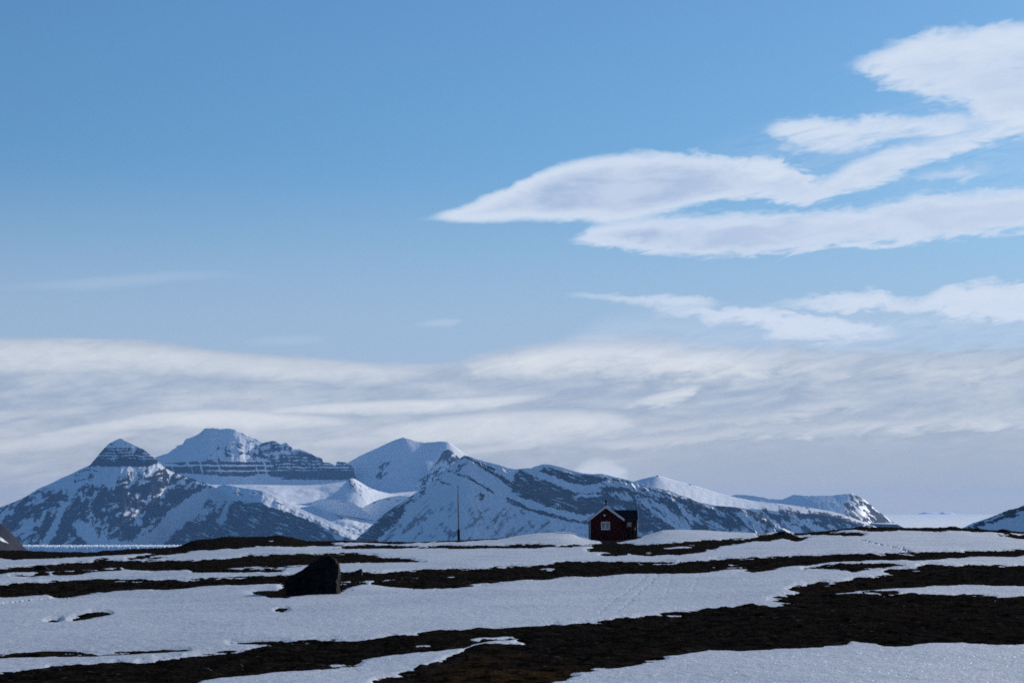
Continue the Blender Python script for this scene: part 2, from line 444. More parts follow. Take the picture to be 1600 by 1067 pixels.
def glacier_ice_material():
    m, t, b = material('glacier_ice')
    p = pos(t)
    n = t.noise(t.vscale(p, (1, 1, 0.6)), 0.011, 7, 0.75)
    c = t.mix(t.mapr(n, 0.35, 0.65), (0.66, 0.78, 0.87), (0.95, 0.96, 0.97))
    t.put(b.inputs['Base Color'], c)
    b.inputs['Roughness'].default_value = 0.6
    bump(t, b, n, 12.0, 0.7)
    return m

build_world()
MM = mountain_material(); MSF = snowfield_material(); SNOW = snow_material(); TUN = tundra_material(); ICE = glacier_ice_material()

# ------------------------------------------------------------------ mountains: lofts through traced ridge and foot lines, each at its own distance
def loft(name, x0, x1, ridge, Yr, segs, rock=None, tint=0.0, step=0.9, rows=None, gully=None, rough=6.0, seed=1, fixedY=None, mat=None, jag=0.6, ridgeY=None, soft=12):
    """ridge: traced skyline; segs: [(line or offset, slope in degrees, rows)] going down towards the viewer"""
    nc = int((x1 - x0) / step) + 1
    px = np.linspace(x0, x1, nc)
    py = line(ridge, px)
    py = py + jag * fbm(px / 7.0, px * 0 + seed, 3, seed)
    Y = np.full(nc, float(Yr)) if ridgeY is None else line(ridgeY, px)
    PX, PY, YY = [], [], []
    # far side
    z = (HOR - py) * K * Y - (SEA - H) * 0
    hgt = np.maximum((866 - py) * K * Y, 20)
    for f in (1.0, 0.66, 0.33):
        Yb = Y + f * hgt / math.tan(R(32))
        zb = at(px, py, Y)[:, 2] - f * hgt
        _, pb = proj(np.stack([(px - 800) / F * Yb, Yb, zb], -1))
        PX.append(px); PY.append(pb); YY.append(Yb)
    PX.append(px); PY.append(py); YY.append(Y)
    for ln, slope, n in segs:
        nxt = np.maximum(line(ln, px) if isinstance(ln, list) else np.full(nc, float(ln)), py + 0.3)
        if not isinstance(slope, list) and slope < 0:      # explicit distance
            Yn = np.full(nc, -float(slope))
        else:
            Yn = Y - (nxt - py) * K * Y / np.tan(np.radians(line(slope, px)) if isinstance(slope, list) else R(slope))
        for i in range(1, n + 1):
            f = i / n
            PX.append(px); PY.append(py + (nxt - py) * f); YY.append(Y + (Yn - Y) * f)
        py, Y = nxt, Yn
    for i in range(4, len(PY)):
        n_ = int(min((i - 3) * (2 if soft > 12 else 1), soft))
        PY[i] = smooth1(PY[i], n_); YY[i] = smooth1(YY[i], n_)
        PY[i] = np.maximum(PY[i], PY[i - 1])
    PX, PY, YY = map(np.array, (PX, PY, YY))
    P = at(PX, PY, YY)
    depth = np.maximum(PY - PY[3][None, :], 0)
    fade = sstep(0, 10, depth)
    disp = 0.6 * rough * fbm(PX / 10.0, PY / 10.0, 4, seed + 3)
    if gully is not None:
        amp, wl, skew = gully
        u = (PX - skew * depth + 5 * fbm(PX / 30, PY / 30, 3, seed + 9)) / wl
        if isinstance(amp, list): amp = line(amp, PX)
        disp = disp + amp * ridged(u, PY / (wl * 9), 4, seed + 5)
    P[..., 1] -= 0.75 * disp * fade
    P[..., 2] += 0.55 * disp * fade
    P[:3, :, :] = at(PX, PY, YY)[:3]
    global GUL
    GUL = None
    if gully is not None:
        g_ = ridged(u, PY / (wl * 9), 4, seed + 5)
        GUL = (g_ - g_.mean()) / (g_.std() + 1e-6)
    rk = np.zeros(PX.shape)
    if rock is not None:
        rk = np.clip(rock(PX, PY, depth), 0, 1)
    o = grid_mesh(name, P, mat or MM, {'rock': rk, 'tint': np.full(PX.shape, tint) if np.isscalar(tint) else tint(PX, PY)})
    return o

def hid(x, lo, hi):                       # how far inside an interval of x, softly
    return sstep(lo, lo + 12, x) * sstep(hi, hi - 12, x)

def patches(PX, PY, poly, dens, wl, ang=0.0, stretch=3.0, seed=0, soft=6.0, o=5):
    """rock showing through snow inside a traced area: stretched noise against a density"""
    sd = poly_sd(PX, PY, poly)
    c, s = math.cos(R(ang)), math.sin(R(ang))
    u = (PX * c + PY * s) / (wl * stretch); v = (-PX * s + PY * c) / wl
    wu, wv = 0.9 * fbm(u / 2 + 9, v / 2, 3, seed + 60), 0.9 * fbm(u / 2, v / 2 + 9, 3, seed + 61)
    u = u + wu; v = v + wv
    n = 0.75 * fbm(u / 4, v / 4, 3, seed + 40, 0.6) + 0.55 * fbm(u * 0.8, v * 0.8, 6, seed, 0.62)
    thr = dens * 1.1 + np.clip(sd / soft, -3, 0.0) * 0.5
    if GUL is not None and GUL.shape == PX.shape: n = n + 0.17 * GUL
    n = n + 0.10 * gnoise(PX / 1.9, PY / 1.5, seed + 77)
    return sstep(-0.40, 0.40, n + thr)

def band(PX, PY, poly, seed=0, amp=1.2, wl=6.0):
    sd = poly_sd(PX, PY, poly) + amp * fbm(PX / wl, PY / (wl * 0.6), 4, seed, 0.6)
    c, s = 0.94, 0.34
    u, v = PX * c + PY * s, PY * c - PX * s
    inner = sstep(0.42, 0.95, fbm(u / 22, v / 3.2, 5, seed + 500, 0.65) + 0.15)
    return sstep(-1.0, 1.0, sd) * (1 - 0.8 * inner)

# --- far snowfield and faint hill under the clouds on the right
tag(loft('mountain', 1395, 1520, [(1395,808),(1428,805),(1440,800.5),(1450,799),(1460,800),(1466,801.5),(1476,799),(1486,800.5),(1500,805),(1520,808)], 58000, [(807, 12, 6)], seed=31, rough=3),
    'faint blue far hill low on the right horizon', 'mountain', kind='structure')
sf_rows = [(1418, 830, 15000.), (1412, 824, 17500.), (1402, 819, 20500.), (1300, 815.5, 23700.), (1300, 814, 25000.), (1300, 810, 31000.), (1300, 807, 37000.), (1300, 804, 44000.), (1300, 803.2, 49000.)]
sf = np.array([at(np.array([x0, 1490., 1600., 1800.]), np.full(4, y0), np.full(4, Y0)) for x0, y0, Y0 in sf_rows])
sfo = grid_mesh('snowfield', sf, MSF, {'rock': np.zeros((9, 4)), 'tint': np.zeros((9, 4))})
tag(sfo, 'bright flat ice field reaching to the right horizon', 'snowfield', kind='structure')

# --- plateau mountain far right
def rk5(X, Y, D):
    r = patches(X, Y, [(1322,790),(1338,772),(1352,782),(1400,818),(1422,832),(1360,832),(1330,815)], 0.04, 2.2, 42, 4.0, 51)
    edge = band(X, Y, [(1338,776),(1345,778),(1362,792),(1378,806),(1385,814),(1375,808),(1366,802),(1358,794),(1346,784)], 52, 1.5, 4)
    return np.maximum(r, edge * 0.9)
tag(loft('mountain', 1110, 1425, [(1110,795),(1125,783),(1140,775),(1150,772.5),(1170,773),(1190,776),(1205,779),(1222,780),(1230,777),(1240,772.5),(1252,773),(1265,774),(1280,773.5),(1300,773),(1322,770.8),(1331,770),(1340,774.5),(1350,780),(1360,788),(1370,797),(1380,804),(1390,811.5),(1400,818),(1410,823.5),(1425,832)],
         22500, [([(1110,796),(1140,783),(1180,788),(1225,790),(1280,797),(1320,800),(1350,808),(1380,820),(1410,832)], [(1110,30),(1240,32),(1275,21),(1330,21),(1425,30)], 26), (838, 20, 26)], rk5, seed=5, rough=4, jag=0.3, soft=18),
    'far snowy plateau mountain with rounded dark bump and steep right flank', 'mountain', kind='structure')

# --- white dome with the rocky shelf
def rk4(X, Y, D):
    r = patches(X, Y, [(1190,797),(1225,801),(1290,803),(1320,812),(1372,832),(1372,850),(1190,850)], -0.02, 3.2, 38, 2.4, 41)
    r2 = patches(X, Y, [(1180,788),(1240,790),(1300,800),(1300,806),(1230,802)], -0.45, 1.4, 12, 5, 42)
    s = band(X, Y, [(1248,805),(1262,802),(1285,800),(1296,803),(1292,808),(1270,811),(1252,810)], 43, 2, 5)
    s2 = band(X, Y, [(1293,806),(1315,806),(1335,814),(1352,820),(1345,824),(1325,821),(1305,815)], 44, 3, 5)
    s3 = band(X, Y, [(1022,742),(1028,741.5),(1030,744),(1026,744.5)], 45, 0.3)
    s4 = band(X, Y, [(1072,755),(1082,756),(1086,758),(1078,757.5)], 46, 0.6)
    return np.maximum.reduce([r, r2, s, s2, s3, s4])
tag(loft('mountain', 970, 1395, [(970,760),(985,753),(1000,749),(1012,745.5),(1027,742.5),(1040,746),(1060,752),(1080,757),(1100,763),(1125,771),(1150,777),(1180,783),(1220,787),(1260,792),(1300,799),(1330,808),(1360,819),(1395,834)],
         18500, [([(970,765),(1050,778),(1100,788),(1150,793),(1200,796),(1220,800),(1260,803),(1290,804),(1310,809),(1340,820),(1370,829),(1395,838)], 15, 26), (850, 38, 40)], rk4, seed=4, rough=3.5, jag=0.25, soft=24),
    'smooth sunlit white snow dome above a shelf of streaked rock', 'mountain', kind='structure')

# --- peak with the white face behind the mast
def rk2(X, Y, D):
    r = patches(X, Y, [(578,745),(600,722),(608,722),(604,735),(590,746)], -0.05, 2.6, -40, 2.5, 21, 4)
    return np.maximum(r, patches(X, Y, [(650,765),(660,750),(690,760)], -0.3, 1.8, 10, 3, 22))
tag(loft('mountain', 520, 830, [(520,738),(545,722),(560,713),(580,704),(600,695),(615,688),(630,683),(640,685),(652,689),(665,691),(680,690),(690,689),(700,690),(712,698),(722,706),(740,717),(780,735),(830,760)],
         26500, [([(520,760),(560,763),(600,769),(625,768),(660,765),(690,760),(830,790)], 29, 46), (800, 9, 8)], rk2, seed=2, rough=3.5, jag=0.25, soft=64),
    'tall smooth snow peak with broad pale shaded face left of the mast', 'mountain', kind='structure')
def rk2b(X, Y, D):
    return np.maximum(patches(X, Y, [(640,764),(668,735),(692,702),(706,702),(722,722),(722,775),(640,775)], -0.12, 2.0, -38, 2.2, 23, 8),
                      patches(X, Y, [(690,712),(697,700),(704,702),(708,708),(698,716)], 0.25, 2.5, 0, 1.5, 24, 3))
tag(loft('ridge', 636, 790, [(636,768),(648,756),(660,745),(674,732),(684,719),(692,706),(698,701),(704,703),(712,710),(724,720),(745,735),(790,760)],
         25600, [([(636,770),(680,770),(790,780)], 42, 30), (800, 20, 6)], rk2b, seed=25, rough=7, jag=0.7, gully=(8, 10, -0.8)),
    'rock-specked snow rib at the right end of the tall white peak', 'mountain', kind='structure')

# --- flat-topped mountain with cliff bands
def rk1(X, Y, D):
    yw = Y + 0.6 * fbm(X / 40, X * 0, 3, 12)
    str_ = 0
    for (xa, xb, ya, yb) in ((283,428,721.5,726.0),(262,424,728.8,734.6),(272,300,733,739.5),(300,424,737.0,741.0),(352,382,740,744.5)):
        str_ = np.maximum(str_, sstep(-0.8, 0.8, np.minimum(yw - ya, yb - yw) + 1.0 * fbm(X / 14, Y / 2.5, 4, 13, 0.6) + np.clip(np.minimum(X - xa, xb - X) / 10, -9, 0)))
    chute = sstep(0.35, 0.75, fbm((X - 0.3 * Y) / 9.0, Y / 60, 4, 17, 0.6))
    str_ = str_ * (1 - 0.75 * chute)
    blk = poly_sd(X, Y, [(424,737),(430,724),(440,712),(470,706),(500,716),(524,727),(530,719),(556,722),(556,744),(520,746),(480,745),(440,743.5),(426,741)])
    lay = np.sin((yw - 716) * 2 * math.pi / 5.2) * 0.55 + sstep(734, 737, yw) * 1.3 + 0.75 * fbm(X / 12, Y / 2.0, 4, 14, 0.6) + 0.12
    b = sstep(-0.25, 0.25, lay + np.clip(blk / 3, -4, 0)) 
    crag = patches(X, Y, [(405,695),(418,688),(446,690),(470,702),(505,720),(500,730),(440,722),(400,715),(370,708),(340,706),(336,697),(370,695)], -0.02, 2.6, 8, 2.6, 15, 5)
    dots = patches(X, Y, [(330,710),(430,712),(430,722),(300,722),(330,716)], -0.38, 1.4, 0, 3.0, 16, 4)
    return np.maximum.reduce([str_, b, crag, dots])
tag(loft('mountain', 225, 556, [(225,722),(246,713),(262,708),(275,699),(277,696),(285,694),(288,689),(292,685),(300,683),(312,677),(320,669),(335,668.5),(347,670),(360,669),(368,671),(378,676),(379,675.5),(392,682),(404,687),(412,692),(417,690),(430,688.5),(440,694),(446,691),(453,696),(460,702),(470,702),(480,706),(490,711),(497,714),(503,716),(505,722),(515,723),(522,726),(524,728),(526,721),(540,722),(549,727),(553,730),(554,742),(556,744)],
         26000, [([(225,725),(300,721),(430,721),(500,724),(524,729),(530,724),(553,732),(556,745)], [(225,34),(385,34),(430,50),(560,52)], 36), ([(225,730),(280,740),(310,740.5),(340,742),(368,745),(400,742),(420,737),(428,739),(440,744),(480,745.5),(520,746),(550,743),(556,747)], 66, 24), ([(225,750),(330,757),(480,759),(556,760)], 33, 16), (790, 8, 6)],
         rk1, seed=1, rough=6, jag=0.5, gully=(4, 12, 0)),
    'flat-topped snow mountain with dark banded cliffs ending in a square rock block', 'mountain', kind='structure')

# --- glacier basin between the peaks, with its mounds
gx = np.linspace(270, 720, 226); gf = np.linspace(0, 1, 120)[:, None]
gtop = line([(270,757),(400,757),(470,758),(500,757),(540,752),(560,763),(600,768),(650,766),(720,758)], gx)
gbot = line([(270,800),(430,806),(470,822),(500,838),(560,850),(720,850)], gx)
gPX = np.broadcast_to(gx, (120, 226)); gPY = gtop + (gbot - gtop) * gf; gY = 25000 + (line([(270,22600),(430,21600),(500,20200),(560,18700),(720,17600)], gx) - 25000) * gf
gP = at(gPX, gPY, gY)
gP[..., 2] += 10 * fbm(gPX / 40, gPY / 14, 4, 60) * sstep(0, .1, gf) + 9 * fbm(gPX / 9, gPY / 5, 4, 62) * sstep(812, 826, gPY)
grk = patches(gPX, gPY, [(490,812),(530,812),(560,832),(540,848),(480,848)], -0.22, 2.2, 22, 3.0, 61, 6)
tag(grid_mesh('glacier', gP, MM, {'rock': grk, 'tint': np.zeros(grk.shape)}), 'sunlit glacier winding down between the peaks', 'glacier', kind='structure')
def basin_Y(px, py):
    px = np.asarray(px, float)
    t0 = np.interp(px, gx, gtop); b0 = np.interp(px, gx, gbot)
    Yb = line([(270,22600),(430,21600),(500,20200),(560,18700),(720,17600)], px)
    return 25000 + (Yb - 25000) * np.clip((py - t0) / (b0 - t0), 0, 1)
def rest(ridge, foot, slope):
    px = np.linspace(ridge[0][0], ridge[-1][0], 60)
    fy = line(foot, px); Yf = basin_Y(px, fy) - 30
    Yr = Yf + np.maximum(fy - line(ridge, px), 0) * K * Yf / math.tan(R(slope))
    return list(zip(px, smooth1(Yr, 6)))
def rks(X, Y, D):
    return patches(X, Y, [(540,744),(552,742),(580,762),(570,775),(545,760)], -0.36, 1.2, 35, 3.5, 63, 4)
tag(loft('ridge', 488, 622, [(488,786),(505,781),(516,774.5),(526,767.5),(534,760),(540,753),(547,747.5),(553,747.5),(562,752.5),(574,760),(590,766.5),(605,770),(622,774)],
         24300, [([(488,788),(510,784),(530,786),(560,796),(600,790),(622,786)], 15, 40)], rks, seed=64, rough=4, jag=0.2, soft=30, gully=(3, 24, 1.1),
         ridgeY=rest([(488,786),(505,781),(516,774.5),(526,767.5),(534,760),(540,753),(547,747.5),(553,747.5),(562,752.5),(574,760),(590,766.5),(605,770),(622,774)], [(488,788),(510,784),(530,786),(560,796),(600,790),(622,786)], 15)),
    'small sunlit snow spur below the square rock block', 'ridge', kind='structure')
def mound(name, ridge, foot, Y, lab, seed, slope=54):
    x0, x1 = ridge[0][0], ridge[-1][0]
    return tag(loft(name, x0, x1, ridge, Y, [(foot, slope, 24)], lambda X, Yy, D: patches(X, Yy, [(x0,760),(x1,760),(x1,784),(x0,784)], -0.55, 2, 5, 3, seed), seed=seed, rough=2, jag=0.2, soft=6, ridgeY=rest(ridge, foot, slope)), lab, 'hill', kind='structure')
mound('hill', [(558,800),(566,793),(575,788),(590,781),(610,776),(625,774),(645,777),(665,779),(700,785)], [(558,801),(590,807),(640,808),(700,812)], 23200, 'shaded round snow hill right of the glacier', 71)
mound('hill', [(486,789),(488,785),(492,782),(500,780),(520,779.5),(535,780.5),(550,785),(562,792),(570,799),(580,804),(592,807)], [(486,789.3),(500,796),(530,804),(560,809),(592,814)], 21800, 'shaded lens-shaped snow hill lying on the glacier', 72)

# --- pyramid peak on the left
def rk0(X, Y, D):
    yw = Y + 0.4 * fbm(X / 30, X * 0, 3, 82)
    sd = poly_sd(X, Y, [(140,727.3),(150,714),(163,699),(172,698),(205,698),(226,703),(246,721),(242,725),(220,727),(180,727.3)])
    lay = 0.35 + 0.65 * np.sin((yw - 700) * 2 * math.pi / 4.6 + 0.6) + sstep(716, 719, yw) * 1.2 + 0.9 * fbm(X / 16, Y / 2.2, 4, 83, 0.6) - 0.7 * sstep(703, 698, yw)
    top = sstep(-0.25, 0.25, lay + np.clip(sd / 1.5, -4, 0))
    top = top * (1 - 0.6 * sstep(0.35, 0.75, fbm((X + 0.4 * Y) / 6.0, Y / 30, 4, 98, 0.6)))
    cap = patches(X, Y, [(168,697),(187,687),(192,690),(205,696),(200,699),(172,699)], -0.22, 1.2, 0, 4, 84, 3)
    face = patches(X, Y, [(125,795),(122,782),(150,770),(172,760),(200,754),(222,747),(250,744),(280,746),(305,752),(322,758),(300,775),(285,800),(258,830),(215,838),(150,842),(110,850),(60,866),(60,810),(100,805)], 0.24, 4.2, -38, 1.7, 85, 9)
    left = patches(X, Y, [(-150,866),(-150,830),(-40,815),(10,797),(40,785),(70,772),(92,778),(85,800),(110,800),(115,830),(80,866)], 0.16, 4.5, -28, 2.6, 86, 9)
    l2 = band(X, Y, [(88,775),(98,772),(108,776),(108,783),(98,784),(88,780)], 87, 2, 5)
    l3 = patches(X, Y, [(92,752),(130,735),(158,730),(150,738),(140,752),(95,754)], -0.30, 1.3, -12, 4, 88, 4)
    fr = band(X, Y, [(245,858),(262,824),(290,815),(318,812),(340,800),(352,783),(360,786),(372,783),(400,786),(425,793),(455,803),(480,812),(505,826),(528,845),(530,870),(240,870)], 89, 3.0, 9)
    fr2 = patches(X, Y, [(455,800),(500,812),(530,832),(560,850),(510,860),(480,830)], -0.05, 2.6, 40, 2.4, 90, 5)
    mid = patches(X, Y, [(300,795),(310,782),(345,776),(352,790),(335,812),(298,812)], -0.2, 3, -20, 2, 91, 5)
    st = patches(X, Y, [(342,762),(352,760),(380,770),(420,778),(440,790),(400,783),(365,782)], -0.15, 1.6, 12, 4.5, 92, 4)
    hole = patches(X, Y, [(285,866),(292,845),(318,838),(340,832),(338,845),(300,866)], -0.12, 2.5, -30, 2.5, 93, 4)
    r = np.maximum.reduce([top, cap, face, left, l2, l3, fr, fr2, mid])
    r = r * np.where(X > 335, sstep(5, 11, D + 2 * fbm(X / 9, Y / 9, 3, 97)), 1.0)
    r = np.maximum(r, 0.8 * st * (D < 14))
    # steep snow chutes that stay white
    for poly in ([(325,762),(335,768),(318,790),(300,812),(270,835),(250,862),(205,866),(232,835),(262,805),(290,780)],
                 [(352,785),(360,788),(352,815),(345,822),(338,815)],
                 [(96,790),(104,796),(86,838),(70,860),(52,862),(72,835)],
                 [(112,818),(128,812),(150,826),(158,850),(140,852),(122,838)]):
        r = r * (1 - 0.85 * sstep(-2, 3, poly_sd(X, Y, poly) + 3 * fbm(X / 8, Y / 8, 4, 94)))
    return r * (1 - 0.7 * hole * (fr > 0.5))
tag(loft('mountain', -170, 575, [(-170,866),(-120,845),(-60,820),(0,792),(20,785),(40,776),(60,763),(80,755),(95,747),(110,741),(125,733),(140,727),(146,720),(155,709),(163,700),(170,693),(180,688),(187,684.5),(192,686),(200,690),(212,696),(222,700),(230,706),(240,714),(245,719),(255,728),(265,735),(280,741),(295,746),(310,750),(325,755),(332,760),(338,762),(342,758.5),(350,757),(360,758),(375,761),(410,766),(425,772),(440,780),(455,788),(470,795),(490,804),(510,812),(530,822),(550,833),(575,848)],
         21500, [([(-170,867),(0,795),(80,757),(138,729),(142,727.5),(180,727.5),(220,727),(243,724),(256,730),(300,749),(330,760),(345,766),(375,775),(400,784),(430,796),(460,806),(500,822),(540,840),(575,850)], [(-200,52),(320,52),(345,13),(600,13)], 30),
                 ([(-170,868),(-60,825),(0,802),(40,788),(70,774),(100,768),(125,775),(150,764),(180,757),(200,752),(215,747),(240,745),(270,745),(295,750),(330,763),(345,769),(375,779),(400,788),(430,800),(460,809),(500,825),(540,842),(575,853)], 29, 24), (866, [(-200,44),(180,48),(240,58),(330,60),(600,50)], 90)],
         rk0, seed=8, rough=9, jag=0.35, gully=(8, 22, -0.35), ridgeY=[(-170,21500),(330,21500),(350,21000),(575,18500)]),
    'snowy pyramid peak with horizontal dark bands near its tip, at far left', 'mountain', kind='structure')

# --- banded mountain behind mast and hut
def rk3(X, Y, D):
    w = lambda s, a=1.4, wl=5: dict(seed=s, amp=a, wl=wl)
    P_ = [
     ([(804,739),(812,734),(822,738),(842,748),(858,752),(880,762),(900,770),(916,773),(938,770),(946,774),(962,780),(975,786),(968,793),(950,790),(940,800),(925,803),(908,806),(890,801),(870,796),(850,790),(830,782),(812,777),(800,770),(798,762),(803,752)], w(101, 2.6, 9)),
     ([(843,736),(850,730),(866,733),(884,739),(905,742),(925,743),(940,747),(948,752),(940,756),(920,759),(900,758),(885,753),(868,746),(855,741)], w(102, 1.6)),
     ([(791,778),(800,780),(815,787),(826,795),(845,798),(870,805),(890,810),(905,815),(922,814),(936,811),(938,815),(915,820),(890,816),(870,811),(850,806),(836,802),(824,798),(812,793),(800,789),(792,785)], w(103)),
     ([(742,723),(755,729),(770,737),(786,744),(800,755),(806,764),(800,764),(780,748),(765,740),(750,731)], w(104)),
     ([(726,714),(745,720),(760,726),(775,734),(772,736),(755,728),(738,722)], w(105, 1.6)),
     ([(704,736),(718,740),(732,745),(742,751),(752,757),(764,763),(774,772),(770,772),(755,762),(740,754),(728,747),(712,741)], w(106, 1.6, 4)),
     ([(687,753),(700,755),(708,759),(700,758),(690,756)], w(107, 0.7)),
     ([(944,746),(960,748),(976,751),(990,755),(985,757),(965,753),(946,751)], w(108, 1.6)),
     ([(938,764),(955,762),(975,764),(1000,770),(1020,778),(1036,786),(1030,788),(1010,781),(990,774),(960,770),(940,770)], w(109, 2.2)),
     ([(1000,757),(1015,763),(1030,768),(1045,774),(1055,779),(1050,780),(1030,773),(1012,766)], w(110, 1.8, 4)),
     ([(1060,776),(1078,781),(1092,786),(1110,796),(1130,806),(1150,815),(1165,825),(1150,832),(1120,826),(1095,812),(1075,797),(1062,785)], w(111, 4.5, 8)),
     ([(1116,787),(1136,786),(1150,791),(1158,798),(1150,803),(1130,801),(1118,797)], w(112, 2)),
     ([(1163,793),(1178,796),(1192,805),(1206,815),(1216,826),(1200,828),(1186,816),(1172,806)], w(113, 2.6)),
     ([(972,783),(990,785),(1003,795),(1020,806),(1045,815),(1062,826),(1060,834),(1010,834),(985,812),(975,800)], w(114, 4.0, 8)),
     ([(1080,820),(1100,826),(1130,834),(1150,840),(1080,840)], w(115, 4)),
     ([(562,838),(585,818),(602,801),(618,792),(632,788),(633,800),(622,815),(600,832),(588,850),(556,850)], w(116, 4.0, 7)),
    ]
    r = np.zeros(X.shape)
    for p, k in P_: r = np.maximum(r, band(X, Y, p, **k))
    low = patches(X, Y, [(560,850),(600,825),(660,800),(700,790),(760,800),(800,800),(840,812),(900,825),(935,822),(935,866),(560,866)], -0.16, 3.0, -44, 4.5, 117, 12)
    low = low * 0.6
    right = patches(X, Y, [(945,775),(1000,775),(1060,785),(1180,800),(1250,836),(1250,866),(945,866)], -0.20, 3.0, 42, 4.0, 118, 9)
    right2 = patches(X, Y, [(940,742),(1000,754),(1090,785),(1060,800),(1000,782),(940,775)], -0.36, 2.0, 32, 4.0, 119, 5)
    sp = patches(X, Y, [(745,775),(752,772),(756,776),(750,780)], 0.1, 1.5, 20, 2, 120, 3)
    edge = patches(X, Y, [(600,800),(655,766),(690,741),(724,711),(740,716),(716,736),(690,752),(660,772),(625,800)], -0.24, 1.8, -40, 2.5, 121, 5)
    r = np.maximum.reduce([r, low, right, right2, sp, edge])
    for poly, s in (([(868,752),(880,757),(900,762),(935,763),(940,767),(915,768),(895,766),(878,761)], 122), ([(895,775),(905,773),(940,774),(935,779),(900,778)], 123),
                 ([(1000,785),(1010,790),(1040,810),(1070,830),(1062,832),(1030,812)], 124), ([(1014,778),(1030,790),(1060,812),(1052,812),(1024,792)], 125),
                 ([(1096,810),(1110,815),(1135,828),(1125,829)], 126)):
        r = r * (1 - 0.9 * sstep(-1, 1, poly_sd(X, Y, poly) + 1.6 * fbm(X / 6, Y / 5, 4, s)))
    return r
tag(loft('mountain', 535, 1275, [(535,862),(555,843),(570,830),(590,812),(605,799),(630,783),(655,766),(672,756),(685,745),(700,731),(715,718),(725,711.5),(735,713),(745,717),(760,721),(780,726),(795,731),(805,733),(815,732),(830,731),(840,727.5),(848,725),(860,725.5),(875,729),(895,735),(910,739),(925,740.5),(940,740),(950,742),(960,745),(975,748),(995,753),(1015,760),(1030,763),(1045,766),(1065,774),(1080,779),(1090,784),(1095,785),(1120,790),(1150,792),(1165,795),(1180,800),(1195,808),(1210,816),(1225,824),(1240,832),(1275,848)],
         15800, [([(535,864),(600,815),(700,760),(800,760),(950,768),(1050,790),(1150,812),(1275,852)], 43, 66), (866, 39, 84)],
         rk3, tint=lambda X, Y: 0.35 * sstep(-4, 8, poly_sd(X, Y, [(810,740),(900,775),(940,795),(880,795),(810,770)])), seed=3, rough=5, jag=0.35, gully=([(535,7),(880,8),(950,17),(1200,17)], 15, 0.55)),
    'long snowy mountain with slanting dark rock bands behind the mast and red hut', 'mountain', kind='structure')

# --- near hills at both edges
def rkR(X, Y, D):
    a = band(X, Y, [(1508,826),(1530,815),(1556,804),(1600,788),(1650,770),(1650,776),(1600,797),(1572,806),(1548,817),(1520,826)], 131, 1.8, 7)
    b = band(X, Y, [(1545,818),(1562,808),(1580,803),(1594,803),(1586,808),(1566,811),(1550,818)], 132, 1.0, 5)
    hole = band(X, Y, [(1538,813),(1552,808),(1560,804),(1566,805),(1550,813),(1540,815)], 133, 0.8, 4)
    return np.maximum(a * (1 - 0.9 * hole), b)
tag(loft('hill', 1490, 1800, [(1490,830),(1505,824),(1520,817),(1545,809),(1560,803),(1575,796.5),(1590,793.5),(1600,789),(1650,770),(1720,745),(1800,730)], 6200, [(850, 36, 60)], rkR, seed=13, rough=3, jag=0.4),
    'snowy slope streaked with dark rock at right edge', 'hill', kind='structure')
def rkL(X, Y, D):
    s = band(X, Y, [(-40,820),(0,838),(8,844),(13,848.5),(6,846),(-40,832)], 134, 0.8, 4)
    return 1 - s
tag(loft('hill', -220, 60, [(-220,720),(-60,788),(0,817),(8,822),(15,829),(24,839),(34,850),(44,861),(60,872)], 5200, [(880, 30, 50)], rkL, tint=0.0, seed=14, rough=2, jag=0.3),
    'bare brown hillside with a streak of snow at left edge', 'hill', kind='structure')

# --- calving glacier front at sea level
nx = 420
ix = np.linspace(30, 420, nx)
top = 853.6 + 0.5 * fbm(ix / 2.0, ix * 0, 4, 140)
rows = []
Yg = 14000.0
for f, dY in ((1.0, 0.0), (0.75, 14), (0.5, 30), (0.25, 50), (0.0, 75)):
    yy = Yg + dY + 10 * fbm(ix / 3, ix * 0 + f * 3, 4, 141)
    rows.append(at(ix, top + f * (866 - top), yy))
for k in range(1, 14):
    yy = Yg + 75 + 60.0 * k
    r_ = at(ix, top, Yg + 75.0)
    r_[:, 1] = yy; r_[:, 0] = (ix - 800) / F * yy
    r_[:, 2] += 5 * fbm(ix / 2.5, ix * 0 + k * 0.8, 4, 142) + k * 0.6
    rows.append(r_)
tag(grid_mesh('glacier', np.array(rows), ICE), 'low blue-white glacier front along the fjord below the pyramid peak', 'glacier', kind='structure')

# --- fjord
m, t, b = material('fjord_water')
b.inputs['Base Color'].default_value = (0.012, 0.03, 0.045, 1); b.inputs['Roughness'].default_value = 0.12
bump(t, b, t.noise(pos(t), 0.08, 6, 0.6), 0.6, 0.5)
wx = np.linspace(-42000, 42000, 9); wy = np.linspace(-18000, 62000, 9)
WX, WY = np.meshgrid(wx, wy)
tag(grid_mesh('water', np.stack([WX, WY, np.full(WX.shape, SEA)], -1), m), 'dark fjord water far below the ground crest', 'water', kind='structure')

